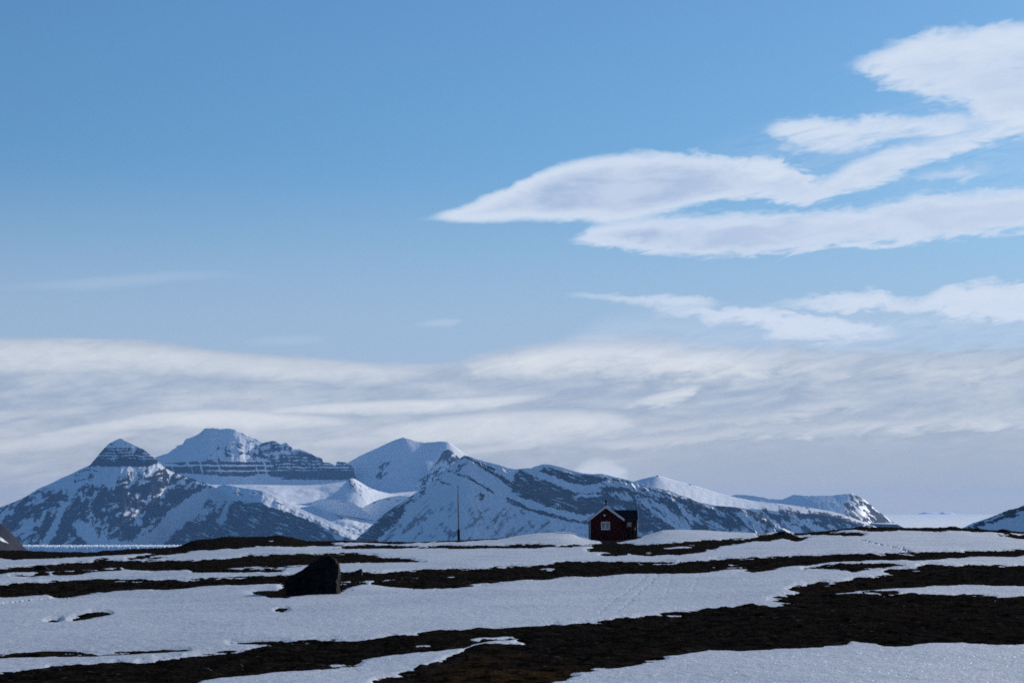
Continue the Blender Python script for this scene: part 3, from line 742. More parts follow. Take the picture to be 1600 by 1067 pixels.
# ------------------------------------------------------------------ foreground: tundra sheet and snow lying in its hollows
CREST = [(-3000,858),(-300,862),(0,860),(40,860),(75,862),(140,863),(160,861),(200,858),(275,855),(292,849),(297,846),(310,843.5),(330,842),(345,840),(355,838),(380,839),(400,838.5),(420,838),(437,837),(450,838.5),(465,842),(480,845.5),(500,845.5),(540,845),(600,846.5),(640,847),(690,845.5),(717,843.8),(760,842.5),(800,840),(840,834.5),(870,833),(890,833),(897,835),(905,839),(920,842.5),(960,843.5),(985,841.5),(1000,839),(1020,834),(1035,829.5),(1060,829),(1100,830),(1150,833),(1180,834),(1200,834.5),(1214,833),(1220,831),(1226,831),(1232,834),(1250,833.5),(1300,828.5),(1330,825),(1345,822.5),(1360,823.7),(1400,824),(1450,825),(1478,824),(1486,822.5),(1494,823),(1502,825.5),(1520,826),(1528,825),(1536,827.5),(1558,829),(1568,827),(1574,828),(1582,830.5),(1600,831),(1900,834),(4600,838)]
SMOOTH = [(-3000,858),(0,861),(200,858),(420,849),(560,849),(760,847),(960,845),(1150,839),(1350,830),(1600,833),(1900,836),(4600,838)]
DC, DN = 262.0, 24.0
GA = 1 / DC; GB = 1 / DN - 1 / DC
BUMPS = [(885,880.5,46,2.2), (1452,886,26,2.6), (1282,914,50,2.6), (157,875,22,1.6), (1222,832,22,2.0), (1190,838,22,1.5), (800,1014,130,2.5), (430,853,60,2.0), (1240,925,80,2.5), (110,1046,90,2.5), (640,1000,120,2.5)]
xs_fine = np.arange(-420, 2020, 1.5)
pxg = np.concatenate([np.linspace(-3000, -430, 60), xs_fine, np.linspace(2030, 4600, 60)])
yb = smooth1(line(SMOOTH, pxg), 20)
yc = line(CREST, pxg)
yc_s = smooth1(yc, 14)
s_rows = np.concatenate([np.linspace(-0.0005, 0.30, 200), np.linspace(0.30, 1.06, 350)[1:], np.linspace(1.06, 3.0, 30)[1:]])
def base_surface(px, s):
    """smooth ground; px, s arrays -> points"""
    ybx = np.interp(px, pxg, yb); ycx = np.interp(px, pxg, yc)
    d = 1.0 / (GA + GB * s)
    row = ybx + s * (1067 - ybx)
    ycs = np.interp(px, pxg, yc_s)
    row = row + (ycs - ybx) * sstep(140, 235, d) + (ycx - ycs) * sstep(215, 255, d)
    for bx, by, bw, bh in BUMPS:
        row = row - bh * np.exp(-((px - bx) / bw) ** 2 - ((row - by - 3) / (4 + 0.02 * bw + 0.04 * max(by - 880, 0))) ** 2)
    return at(px, row, d), row, d
S_, PXG = np.meshgrid(s_rows, pxg, indexing='ij')
BASE, ROW, DIST = base_surface(PXG, S_)

def ground_point(px, py):
    s = np.linspace(0, 1.1, 2200)
    P, row, d = base_surface(np.full(s.shape, float(px)), s)
    i = int(np.argmin(np.abs(row - py)))
    return Vector(P[i]), float(d[i])

DARK = [
 [(-700,830),(300,825),(300,857),(275,862.5),(255,862.5),(235,864.5),(210,866),(180,867.5),(140,869),(110,870.5),(75,872),(45,873),(20,875),(0,873),(-200,878),(-700,880)],
 [(236,865),(250,862),(262,861.5),(300,859),(285,864),(262,866.5),(235,867.5),(225,871),(215,873),(205,874),(200,873.4),(222,869)],
 [(218,873),(240,872),(258,872.6),(240,873.8),(220,874)],
 [(290,835),(440,825),(480,835),(520,840),(640,840),(760,836),(800,838),(790,841),(760,843.7),(720,846.3),(680,848),(640,849.3),(610,849.2),(570,848.2),(540,847.8),(515,848.5),(533,853),(505,853.5),(490,853),(475,854.5),(450,853.5),(430,853),(400,854),(395,856),(365,857),(345,858.5),(330,860),(300,860),(285,861),(275,860)],
 [(-700,897),(-100,892),(0,890),(40,887.5),(55,885),(70,884.5),(100,882),(140,879),(157,873.5),(165,874),(185,876),(190,878.5),(230,878),(280,878),(330,875.5),(370,872.5),(390,868),(400,867.5),(450,867),(500,866.5),(510,866),(560,866),(578,868),(590,870.5),(620,873),(650,877.5),(660,879),(640,879.4),(620,879),(590,880),(560,879.5),(530,880),(500,881),(480,883),(470,884),(450,884.5),(420,884.5),(400,884.5),(370,886),(340,887),(300,889),(290,891.5),(250,892),(220,892.5),(205,892),(190,887),(170,887),(150,890),(120,891),(80,893),(50,893.5),(20,895),(0,897),(-100,899),(-700,904)],
 [(85,897),(100,895.5),(130,894),(160,891),(185,889.5),(185,892),(150,893.5),(130,896.5),(100,898.5)],
 [(18,900.5),(50,899),(72,897),(72,898.5),(40,900.8)],
 [(295,891.5),(320,890),(360,891),(400,890),(430,889.5),(437,891),(435,893),(400,894),(360,895),(320,895),(305,894)],
 [(-700,928),(-100,918),(0,915),(40,913.5),(50,912.5),(90,910.5),(130,909.5),(170,909),(250,909),(300,907.5),(340,906.5),(360,905.5),(400,904),(445,902),(540,898),(560,897),(600,896.5),(640,893.5),(665,892),(700,891.5),(740,890),(780,888),(800,887),(830,886),(860,883),(870,880),(885,879),(895,879.5),(900,880.5),(950,881),(1000,881),(1050,880),(1100,878.5),(1150,875.5),(1200,872.5),(1250,870.5),(1300,868.5),(1350,867.5),(1400,866),(1450,864.5),(1500,863),(1550,861.5),(1600,861),(1750,858),(2300,850),(2300,858),(1750,864),(1600,868.5),(1550,869.5),(1500,871.5),(1450,874.5),(1425,876.5),(1408,875),(1400,875.5),(1330,877),(1290,879),(1250,883),(1230,884.5),(1200,890.5),(1175,893),(1168,890.5),(1160,889.5),(1120,890.5),(1090,893),(1050,895.5),(1000,896),(970,898.5),(960,899.5),(930,900.5),(900,901),(870,902.5),(850,904.5),(820,907.5),(800,909.5),(780,911),(765,912.5),(740,914),(720,916),(700,918.5),(670,919.5),(640,919),(615,917),(600,915),(586,913.5),(590,906.5),(560,908),(535,908.5),(445,910),(420,912.5),(400,914),(370,915),(330,916),(300,918),(270,921.5),(240,922.5),(238,921),(210,921.5),(180,924),(150,927.5),(125,930),(110,933),(92,934.5),(84,934.5),(80,930),(75,927.5),(55,929),(30,931.5),(5,934),(0,933),(-100,936),(-700,946)],
 [(440,932),(445,905),(530,905),(531,912),(548,912.5),(566,913),(555,917.5),(540,922),(525,926),(480,930)],
 [(425,932.6),(447,931.4),(447,933.4)],
 [(1257,889.5),(1280,888),(1290,885.5),(1310,884),(1340,884),(1370,883.5),(1390,883.5),(1408,885.5),(1370,887.5),(1345,889),(1335,892),(1325,889.5),(1310,890),(1290,888.9)],
 # the broad dark belt of the foreground
 [(-700,1085),(-100,1056),(0,1053),(25,1050.5),(40,1050),(60,1048.5),(75,1046),(80,1043),(90,1043),(100,1045.5),(130,1044),(150,1042.5),(170,1041),(180,1037),(190,1040),(205,1041),(225,1039),(235,1035),(250,1031),(280,1028.5),(300,1025),(315,1021.5),(345,1020),(370,1017.5),(385,1016.5),(410,1014),(425,1011.5),(433,1009),(445,1006.5),(470,1003.5),(495,1001.5),(520,1001),(550,1000),(570,999),(590,996.5),(610,994),(625,994.5),(650,993),(670,990.5),(700,987.5),(740,987),(770,985),(800,983.5),(820,982),(850,981),(865,978.5),(880,979.5),(900,976.5),(940,973),(955,972.5),(970,969),(1000,966),(1040,961),(1050,960),(1070,958.5),(1100,956),(1150,951.5),(1200,947.5),(1220,946),(1240,943.5),(1244,940.5),(1220,939),(1205,937),(1210,935.5),(1230,931),(1253,927.5),(1235,921),(1245,917),(1260,913.5),(1280,912),(1300,913),(1320,910.5),(1340,906),(1360,904.5),(1375,902),(1390,898.5),(1400,896),(1386,895),(1400,892.5),(1420,892),(1435,889.5),(1440,886),(1450,884.5),(1460,885),(1475,887),(1500,886.5),(1520,885.5),(1600,886),(1750,886),(2300,880),(2300,1020),(1750,1008),(1600,1006),(1580,1006.5),(1550,1007),(1530,1004.5),(1510,1003),(1490,1002),(1450,1002.5),(1435,1006),(1420,1009),(1400,1009),(1380,1007.5),(1370,1004),(1345,1002),(1330,1000),(1320,999.5),(1296,997.5),(1296,999),(1325,1001.5),(1320,1004),(1290,1004.5),(1268,1006.5),(1277,1009),(1250,1010.5),(1235,1012),(1210,1011),(1200,1012.5),(1190,1013),(1160,1014),(1120,1013),(1108,1013),(1095,1016),(1075,1018.5),(1060,1021),(1035,1025),(1030,1027),(1037,1030),(1005,1033),(995,1036),(970,1039.5),(950,1042),(930,1044),(926,1045),(925,1048),(895,1051),(890,1054),(900,1057.5),(890,1059),(880,1064),(862,1066),(840,1080),(760,1110),(-700,1250)],
 [(-700,1040),(-100,1027),(0,1024),(80,1022),(130,1021),(200,1020),(250,1018),(292,1017.3),(250,1020.5),(200,1022.5),(150,1026),(110,1027.5),(90,1027),(50,1028),(0,1030.5),(-100,1033),(-700,1050)],
 [(220,1035.5),(240,1034),(234,1036.6),(215,1039)],
 [(245,1029),(262,1027),(280,1027),(268,1029),(250,1031)],
 [(115,969),(122,965.5),(135,963),(145,959.5),(155,959.5),(168,960.5),(150,964),(130,967.5),(117,969.8)],
 [(77,971),(82,969.3),(90,969),(84,970.8)],
 [(435,954),(438,952.8),(445,952.8),(440,954.3)],
 [(362,1006),(400,1005),(440,1004),(455,1005),(440,1009),(400,1008)],
 [(520,857.6),(545,853.5),(570,852),(580,851.5),(600,853.5),(650,854.5),(690,853.5),(730,853.5),(770,852.5),(800,852),(840,851.5),(875,851.6),(900,851.5),(940,851),(950,849.5),(985,850),(1000,851),(1030,850),(1060,848.5),(1100,845.5),(1150,842.5),(1180,841),(1190,837),(1200,836),(1210,834),(1220,828),(1225,828),(1235,834),(1250,838),(1275,838),(1262,840.5),(1250,844.5),(1245,845.5),(1235,843),(1223,840),(1210,844),(1195,846.5),(1180,846),(1165,848),(1140,850.5),(1125,853),(1113,859.5),(1105,859),(1100,862),(1080,864),(1060,868),(1045,867),(1020,869),(1000,867),(985,865),(960,864),(945,862),(920,862),(926,858.5),(918,858.6),(926,855),(900,854.5),(870,854.5),(830,855.5),(800,855.5),(760,857),(730,857.5),(700,857),(660,857.5),(640,857),(610,856.5),(590,857.5),(560,857.8)],
 [(941,867),(955,865),(972,865.5),(976,867),(960,868.5),(945,868.3)],
 [(1180,835),(1192,829),(1196,829),(1196,835.5),(1184,836)],
 [(1235,836),(1260,826),(1300,815),(1345,810),(1450,815),(1490,812),(1600,820),(2300,820),(2300,836),(1600,833.6),(1560,832.6),(1545,832),(1525,832),(1505,830),(1490,828.5),(1475,830.5),(1460,830.5),(1440,829),(1400,828.5),(1390,830),(1360,829),(1330,828.5),(1310,829.2),(1292,832),(1280,833.5),(1260,834.5)],
 [(1240,837.5),(1250,834.5),(1265,832),(1290,831),(1305,831.5),(1340,833),(1349,835.5),(1340,837),(1300,837),(1285,836.5),(1265,835.5)],
 [(1557,834.5),(1575,834.5),(1600,837),(1700,840),(2300,846),(2300,856),(1700,848),(1600,842.5),(1580,840),(1565,838)],
 [(924,836),(1000,834),(998,839.5),(990,843),(978,845.3),(970,847.3),(942,847.3),(937,845.3),(928,843.3)],
]
LIGHT = [
 [(200,1130),(312,1067),(340,1060.5),(380,1057),(400,1055),(425,1049),(470,1046),(500,1043.5),(540,1039),(555,1038.5),(565,1033),(590,1028),(620,1024.5),(650,1020.5),(690,1017),(720,1013),(735,1007.5),(760,1004),(800,1000.3),(816,999),(810,1002.5),(824,1004),(815,1007),(800,1008),(770,1010),(745,1013.5),(730,1018),(720,1025),(700,1029.5),(680,1037.5),(660,1044),(645,1051),(630,1054),(615,1058),(600,1060),(590,1062),(585,1067),(555,1090),(500,1130)],
 [(732,999.5),(760,997.5),(800,994),(836,990.3),(815,995),(800,997.3),(790,998),(760,1001),(740,1003.3),(732,1001.5)],
 [(640,1011.8),(650,1008.8),(672,1007.8),(676,1010),(660,1011.6)],
 [(513,1041),(518,1038),(538,1037.5),(542,1039.3)],
 [(352,1042),(356,1040),(362,1041),(360,1042.6)],
 [(1303,927.2),(1320,925.5),(1350,923.5),(1375,921),(1400,918.5),(1430,916.5),(1460,914),(1495,913),(1510,912),(1530,911.5),(1548,913.5),(1560,914),(1600,914),(1750,914),(2300,912),(2300,930),(1750,935),(1605,934),(1590,935),(1560,937),(1538,936),(1552,933.6),(1520,931.5),(1480,932.5),(1450,931.5),(1420,932),(1390,932),(1373,930.5),(1399,927),(1380,927),(1340,928.8)],
 [(583,913),(600,906),(640,903.3),(700,901.2),(750,899.2),(789,896.8),(788,898.4),(740,901),(690,904.2),(650,906.2),(615,908.8),(590,913.8)],
 [(1102,886),(1140,884.3),(1190,884.8),(1182,886.6),(1150,886.2),(1120,887)],
 [(845,889.5),(855,888.5),(867,889),(860,890)],
 [(568,905.2),(572,904.2),(576,904.8),(572,905.5)],
 [(1038,857),(1060,855),(1098,853.6),(1072,857.3)],
 [(1070,853),(1085,852),(1086,853.2)],
 [(838,853),(850,851.9),(874,852.4),(860,853.4)],
 [(1005,866.5),(1012,864.5),(1020,865),(1014,866.4)],
 [(924,843.6),(928,841.8),(962,842.4),(955,843.6)],
 [(420,845.2),(430,844.6),(432,845.4),(424,846)],
 [(207,881.8),(214,881),(216,882),(209,882.4)],[(224,880.6),(232,880),(230,881)],
 [(1240,845),(1246,843.5),(1250,844)],
 [(70,1050),(86,1048.6),(94,1049),(80,1050.6)],
]
# signed distances on a raster of bearings, then sampled at the vertices
rx = np.arange(-705, 2305, 1.0); ry = np.arange(812, 1092, 0.5)
RX, RY = np.meshgrid(rx, ry)
SD = np.full(RX.shape, -14.0)
XW = 0.45
def local(poly):
    p = np.array(poly); m_ = 30
    i0 = max(int(np.searchsorted(rx, p[:, 0].min() - m_)), 0); i1 = int(np.searchsorted(rx, p[:, 0].max() + m_))
    j0 = max(int(np.searchsorted(ry, p[:, 1].min() - 13)), 0); j1 = int(np.searchsorted(ry, p[:, 1].max() + 13))
    return slice(j0, j1), slice(i0, i1)
for poly in DARK:
    sl = local(poly)
    SD[sl] = np.maximum(SD[sl], poly_sd(RX[sl], RY[sl], poly, XW))
for poly in LIGHT:
    sl = local(poly)
    SD[sl] = np.minimum(SD[sl], -poly_sd(RX[sl], RY[sl], poly, XW))
def sample(A, px, py):
    fx = np.clip(px - rx[0], 0, len(rx) - 1.001); fy = np.clip((py - ry[0]) * 2, 0, len(ry) - 1.001)
    i = fx.astype(int); j = fy.astype(int); u = fx - i; v = fy - j
    return (A[j, i] * (1 - u) + A[j, i + 1] * u) * (1 - v) + (A[j + 1, i] * (1 - u) + A[j + 1, i + 1] * u) * v
sd = sample(SD, PXG, ROW)
X, Y = BASE[..., 0], BASE[..., 1]
far = (ROW > 1090) | (np.abs(PXG - 800) > 1500)
wild = 4 * fbm(X / 9, Y / 26, 4, 201)
sd = np.where(far, wild, sd)
# raggedness: thin tongues along the ground
pxm = K * DIST
rag = 1.7 * fbm(X / (0.8 + 0.012 * DIST), Y / (1.6 + 0.03 * DIST), 6, 202, 0.68)
sde = sd + rag
hum = 0.050 * fbm(X / 0.85, Y / 1.3, 6, 203, 0.68) + 0.050 * fbm(X / 2.6, Y / 3.5, 3, 204)
tus = np.maximum(gnoise(X / 0.45, Y / 0.7, 205), 0) ** 2 * 0.10
TZ = (0.018 + hum + tus) * sstep(-5, 0.5, sd)
ts = np.clip(0.30 + DIST / 110.0, 0.3, 1.0)
GP = BASE.copy(); GP[..., 2] += TZ * ts
off = np.clip(-sde, -7, 4.5) * 0.75 * pxm
off = np.clip(off, -0.35, 0.055 + 0.0002 * DIST)
rip = 0.004 * fbm(X / 1.3, Y / 1.1, 4, 206) + 0.030 * fbm(X / 6, Y / 5, 3, 207) + 0.0042 * fbm(X / 0.30, Y / 0.45, 5, 209, 0.75)
inside = sstep(1.5, -2.5, sde)
# tracks and wind scoops pressed into the snow
def track(pts, width, depth, wl, seed):
    p = np.array(pts, float)
    d2 = np.full(PXG.shape, 1e9); al = np.zeros(PXG.shape)
    msk = (ROW > p[:, 1].min() - 4) & (ROW < p[:, 1].max() + 4) & (PXG > p[:, 0].min() - 8) & (PXG < p[:, 0].max() + 8)
    q = np.zeros(PXG.shape)
    if not msk.any(): return q
    xx, yy = PXG[msk], ROW[msk]
    best = np.full(xx.shape, 1e9); acc = np.zeros(xx.shape); L = 0
    for (x0, y0), (x1, y1) in zip(p, p[1:]):
        ex, ey = x1 - x0, y1 - y0; n = math.hypot(ex, ey)
        t_ = np.clip(((xx - x0) * ex + (yy - y0) * ey) / (n * n), 0, 1)
        dd = np.hypot((xx - x0 - t_ * ex), (yy - y0 - t_ * ey) * 1.3)
        up = dd < best; best = np.where(up, dd, best); acc = np.where(up, L + t_ * n, acc); L += n
    q[msk] = -depth * np.exp(-(best / width) ** 2) * np.clip(0.5 + 1.2 * gnoise(acc / wl, acc * 0, seed), 0, 1.3)
    return q
tr = track([(1344,845),(1362,849),(1378,853),(1395,857),(1412,861),(1428,864)], 0.9, 0.10, 1.6, 211)
tr += track([(1384,853),(1398,855.5),(1412,858)], 0.8, 0.07, 1.6, 216)
tr += track([(1012,897),(1006,908),(985,922),(962,938),(938,958)], 2.4, 0.009, 2.0, 212)
tr += track([(1030,898),(1018,912),(1000,926),(985,942),(960,962)], 2.4, 0.009, 2.0, 213)
tr += track([(1050,898),(1046,912),(1040,930)], 2.0, 0.006, 2.0, 214)
tr += track([(1093,899),(1086,915),(1080,930)], 2.0, 0.006, 2.0, 217)
tr += track([(0,945),(30,942),(75,938),(110,935)], 0.8, 0.05, 5.0, 215)
def dip(cx, cy, wx_, wy_, depth):
    return -depth * np.exp(-((PXG - cx) / wx_) ** 2 - ((ROW - cy) / wy_) ** 2)
tr += dip(424, 927, 26, 4.0, 0.16) + dip(410, 1004, 40, 1.8, 0.07) + dip(80, 1018, 40, 1.5, 0.03)
tr += track([(225,1005),(300,1003),(380,1000.5),(440,999)], 0.8, 0.02, 30.0, 218)
SN = BASE.copy(); SN[..., 2] += off + (rip + tr) * inside * np.clip(0.4 + DIST / 60, 0, 1.6)
moss = 1.0 * sstep(-6, 20, poly_sd(PXG, ROW, [(560,1090),(660,1050),(720,1030),(760,1016),(820,1018),(900,1035),(880,1080)])) + 0.75 * (np.abs(ROW - 1024) < 8) * (PXG < 300) + 0.5 * sstep(-3, 3, poly_sd(PXG, ROW, [(930,842),(990,842),(985,848),(935,849)]))
moss = np.clip(moss * (0.55 + 0.8 * fbm(X / 1.2, Y / 2, 4, 220)) + 0.22 * sstep(0.1, 0.7, fbm(X / 3, Y / 6, 4, 221)), 0, 1)
# beyond the crest the land falls to the fjord
def beyond(P):
    ex = []
    last = P[0]
    for k, (dd, zz) in enumerate(((700, SEA - 3), (520, -62), (420, -36), (350, -17), (305, -6.0), (278, -1.6))):
        r_ = last.copy(); f = dd / last[:, 1]
        r_[:, 0] *= f; r_[:, 1] = dd
        r_[:, 2] = zz if zz < -40 else last[:, 2] + zz
        ex.append(r_)
    return np.concatenate([np.array(ex), P], 0)
GPx = beyond(GP); SNx = beyond(SN); SNx[:6, :, 2] -= 1.0
tag(grid_mesh('ground', GPx, TUN, {'moss': np.concatenate([np.zeros((6, moss.shape[1])), moss], 0)}), 'dark hummocky tundra rising to the crest', 'ground', kind='structure')
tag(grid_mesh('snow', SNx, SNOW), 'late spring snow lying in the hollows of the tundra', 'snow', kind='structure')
# coarse surroundings beside and behind the viewpoint
ax = np.linspace(-600, 600, 61); ay = np.linspace(-400, 270, 40)
AX, AY = np.meshgrid(ax, ay)
AZ = np.where(AY > 0, AY * 0.0035, AY * 0.02) - 0.95 - np.maximum(np.abs(AX) - 260, 0) * 0.05
tag(grid_mesh('terrain', np.stack([AX, AY, AZ], -1), TUN, {'moss': np.zeros(AX.shape)}), 'dark tundra around the viewpoint', 'ground', kind='structure')

# ------------------------------------------------------------------ rocks
ROCK = simple_mat('lichen_rock', (0.010, 0.0105, 0.0125), 0.95, 0.85, 6.0, 0.1, 0.12)
ROCKG = simple_mat('grey_rock', (0.030, 0.031, 0.036), 0.9, 0.5, 7.0, 0.15, 0.03)
def boulder(name, outline_l, outline_r, ybase, px0, mat, label, seed, depth=0.8, sink=0.12, cut=0.5, Yd=None):
    """outlines: [(px, py)] from base to top, left and right side; real size from the ground distance"""
    g, d = ground_point(px0, ybase)
    if Yd: d = Yd
    sc = K * d
    pl = np.array(outline_l, float); pr = np.array(outline_r, float)
    ytop = min(pl[:, 1].min(), pr[:, 1].min())
    rr = random.Random(seed)
    nl, na = 13, 12
    bm = bmesh.new(); rings = []
    full = (pr[:, 0].max() - pl[:, 0].min()) / 2 * sc
    hs = [0.0] + sorted(min(0.96, max(0.05, (i + rr.uniform(-0.3, 0.3)) / nl)) for i in range(1, nl)) + [0.965, 0.985, 1.0]
    for i, f in enumerate(hs):
        yy = ybase + (ytop + 0.3 - ybase) * f
        xl = np.interp(-yy, -pl[:, 1], pl[:, 0]); xr = np.interp(-yy, -pr[:, 1], pr[:, 0])
        cx = ((xl + xr) / 2 - px0) * sc; hw = max((xr - xl) / 2, 0.25) * sc
        hd = full * depth * (1.0 - 0.75 * f ** 2.2)
        z = (ybase - yy) * sc
        ring = []
        for a in range(na):
            th = 2 * math.pi * (a + (rr.uniform(-0.3, 0.3) if a % (na // 2) else 0)) / na
            c, s_ = math.cos(th), math.sin(th)
            e = 0.6
            x = math.copysign(abs(c) ** e, c); y = math.copysign(abs(s_) ** e, s_)
            if x > 0 and y > 0: x *= 1 - 0.22 * y
            k = 1 - rr.uniform(0, 0.22) * (1 - abs(c))
            ring.append(bm.verts.new((cx + hw * x * (1 if abs(c) > 0.98 else min(1, k + 0.05)), hd * y * k, z - (sink if i == 0 else 0))))
        rings.append(ring)
    for a_, b_ in zip(rings, rings[1:]):
        for i in range(na):
            q = (a_[i], a_[(i + 1) % na], b_[(i + 1) % na], b_[i])
            if rr.random() < 0.5:
                bm.faces.new((q[0], q[1], q[2])); bm.faces.new((q[0], q[2], q[3]))
            else:
                bm.faces.new((q[0], q[1], q[3])); bm.faces.new((q[1], q[2], q[3]))
    bm.faces.new(rings[0][::-1]); bm.faces.new(rings[-1])
    bmesh.ops.subdivide_edges(bm, edges=bm.edges[:], cuts=2, use_grid_fill=True)
    for v in bm.verts:
        c_ = v.co
        n = float(fbm(np.array(c_.x / full * 3.1 + c_.y / full * 2.3 + seed), np.array(c_.z / full * 3.3 - c_.y / full * 2.0), 3, seed))
        v.co.y += n * 0.09 * full; v.co.x += n * 0.032 * full; v.co.z += n * 0.02 * full
    o = obj(name, bm, mat)
    o.location = Vector(at(px0, ybase, d))
    return tag(o, label, 'rock' if name == 'rock' else 'boulder')
boulder('boulder', [(446,934),(445.5,925),(446,907),(448,903),(455,899.5),(463,895),(470,892),(475,888),(480,883.5),(486,880),(492,877.5),(497,874),(500,870.8),(502,869.3),(504,868.6)],
        [(532,934),(531,921),(531.5,905),(532.5,896),(531,889),(529.5,884),(529.5,879),(527,874.5),(522,871),(519,869.4),(517,868.6)], 930, 489, ROCK,
        'big dark angular boulder with slanting left shoulder standing in snow', 301, 0.75, 0.15)
boulder('rock', [(541,903),(540,899),(545,896),(551,893.5),(557,891),(561,889.5),(563,888.3)], [(567,903),(566.5,896),(566.3,891),(565.5,888.5),(564.5,888.2)], 900, 553, ROCKG,
        'small wedge-shaped grey rock just right of the big boulder', 302, 0.7, 0.05)
boulder('rock', [(53,897),(54,889),(55.5,884.5),(57,882.5)], [(80,897),(79,889.5),(73,885.5),(69,883),(62,882.3)], 891.5, 66, ROCK,
        'low flat dark rock on the tundra strip at far left', 303, 0.8, 0.08)
for i, (x, w_, h_, yb_, lab) in enumerate(((1489, 18, 3.6, 826.2, 'longest low dark rock on the crest where the right hill begins'),
        (1528, 12, 3.2, 828.4, 'small flat dark rock on the crest below the right hill'),
        (1567, 15, 5.2, 831.2, 'rounded dark rock on the crest at far right, next to a white fleck'),
        (1222, 14, 4.6, 834.2, 'pointed dark rock on the tundra mound right of the hut'))):
    boulder('rock', [(x - w_ / 2, yb_ + 2), (x - w_ / 2 + 1, yb_ - h_ * 0.45), (x - w_ / 4, yb_ - h_ * 0.9), (x - 1, yb_ - h_)],
            [(x + w_ / 2, yb_ + 2), (x + w_ / 2 - 1.5, yb_ - h_ * 0.4), (x + w_ / 4, yb_ - h_ * 0.85), (x + 1, yb_ - h_)], yb_, x, ROCK, lab, 310 + i, 0.8, 0.1)
for i, (x, w_, h_, yb_, mt_, lab) in enumerate(((88, 22, 7, 1050, ROCK, 'dark rounded rock at the upper edge of the tundra, bottom left'),
        (181, 12, 5, 1043, ROCK, 'small dark pointed rock at the upper edge of the tundra, bottom left'),
        (322, 24, 9, 1052, ROCKG, 'bluish grey half-buried rock in the lower left tundra'),
        (374, 16, 6, 1043, ROCKG, 'small grey rock beside a tiny snow scrap in the lower left tundra'))):
    boulder('rock', [(x - w_ / 2, yb_ + 2), (x - w_ / 2 + 1, yb_ - h_ * 0.45), (x - w_ / 4, yb_ - h_ * 0.9), (x - 2, yb_ - h_)],
            [(x + w_ / 2, yb_ + 2), (x + w_ / 2 - 1.5, yb_ - h_ * 0.4), (x + w_ / 4, yb_ - h_ * 0.85), (x + 2, yb_ - h_)], yb_, x, mt_, lab, 330 + i, 0.7, 0.05)

# ------------------------------------------------------------------ mast
DM = 245.0
sm = K * DM
mb = Vector(at(717, 844.3, DM))
DARKWOOD = simple_mat('weathered_dark_wood', (0.022, 0.020, 0.022), 0.8, 0.4, 2.0)
STEEL = simple_mat('dark_steel', (0.035, 0.038, 0.045), 0.5, 0.2, 2.0, 0.4)
mast = empty('mast', mb)
mast.rotation_euler = (0, R(-1.2), 0)
tag(mast, 'tall thin dark mast with thick lower post on the crest', 'mast')
bm = bmesh.new(); lathe(bm, [(2.1 * sm, -0.4), (2.1 * sm, 16.5 * sm), (1.6 * sm, 17.5 * sm), (1.3 * sm, 18.2 * sm)], 12); obj('base_post', bm, DARKWOOD, mast)
bm = bmesh.new(); lathe(bm, [(0.95 * sm, 18.2 * sm), (0.9 * sm, 45 * sm), (0.6 * sm, 70 * sm), (0.45 * sm, 82 * sm)], 10); obj('pole', bm, STEEL, mast)
bm = bmesh.new(); lathe(bm, [(0.30 * sm, 82 * sm), (0.22 * sm, 89.5 * sm)], 8); obj('tip', bm, STEEL, mast)
bm = bmesh.new(); box(bm, -1.6 * sm, 1.6 * sm, -0.25 * sm, 0.25 * sm, 83.2 * sm, 83.7 * sm); box(bm, -1.6 * sm, -1.3 * sm, -0.2 * sm, 0.2 * sm, 81.8 * sm, 85 * sm); box(bm, 1.3 * sm, 1.6 * sm, -0.2 * sm, 0.2 * sm, 82 * sm, 85 * sm); obj('crossbar', bm, STEEL, mast)
bm = bmesh.new(); lathe(bm, [(2.6 * sm, 14.5 * sm), (2.6 * sm, 15.5 * sm)], 12); obj('collar', bm, STEEL, mast)

# ------------------------------------------------------------------ hut
DH = 250.0
sh = K * DH                      # metres per pixel there
def hx(px): return (px - 947.5) * sh
def hz(py): return (842.6 - py) * sh
hb = Vector(at(947.5, 842.6, DH))
hut = empty('hut', hb, R(0))
tag(hut, 'small dark red wooden hut with white bargeboards and lower black-roofed annex', 'hut')

def plank_mat(name, col):
    m, t, b = material(name)
    p = t.new('ShaderNodeTexCoord').outputs['Object']
    sp = t.new('ShaderNodeSeparateXYZ'); t.l.new(p, sp.inputs[0])
    u = t.m('ADD', sp.outputs[0], sp.outputs[1])
    k = t.m('FRACT', t.m('MULTIPLY', u, 1 / 0.13))
    groove = t.mapr(t.m('ABSOLUTE', t.m('SUBTRACT', k, 0.5)), 0.40, 0.48)
    wn = t.new('ShaderNodeTexWhiteNoise', noise_dimensions='1D'); t.put(wn.inputs['W'], t.m('FLOOR', t.m('MULTIPLY', u, 1 / 0.13)))
    n = t.noise(t.vscale(p, (1, 1, 0.15)), 9, 5, 0.6)
    v = t.m('ADD', t.m('MULTIPLY', wn.outputs['Value'], 0.5), t.m('MULTIPLY', n, 0.5))
    c = t.mix(v, tuple(x * 0.75 for x in col), tuple(x * 1.25 for x in col))
    t.put(b.inputs['Base Color'], t.mix(groove, c, tuple(x * 0.4 for x in col)))
    b.inputs['Roughness'].default_value = 0.85; b.inputs['Specular IOR Level'].default_value = 0.15
    bump(t, b, t.m('SUBTRACT', 1.0, groove), 0.015, 0.8)
    return m
RED = plank_mat('red_planks', (0.052, 0.0062, 0.0068))
WHITE = simple_mat('white_trim_paint', (0.62, 0.62, 0.64), 0.6, 0.12, 4.0)
BLACKROOF = simple_mat('black_felt_roof', (0.012, 0.013, 0.017), 0.95, 0.35, 6.0, 0.1, 0.01)
SOOT = simple_mat('sooty_stovepipe', (0.006, 0.0065, 0.008), 0.8, 0.2, 8.0, 0.3)
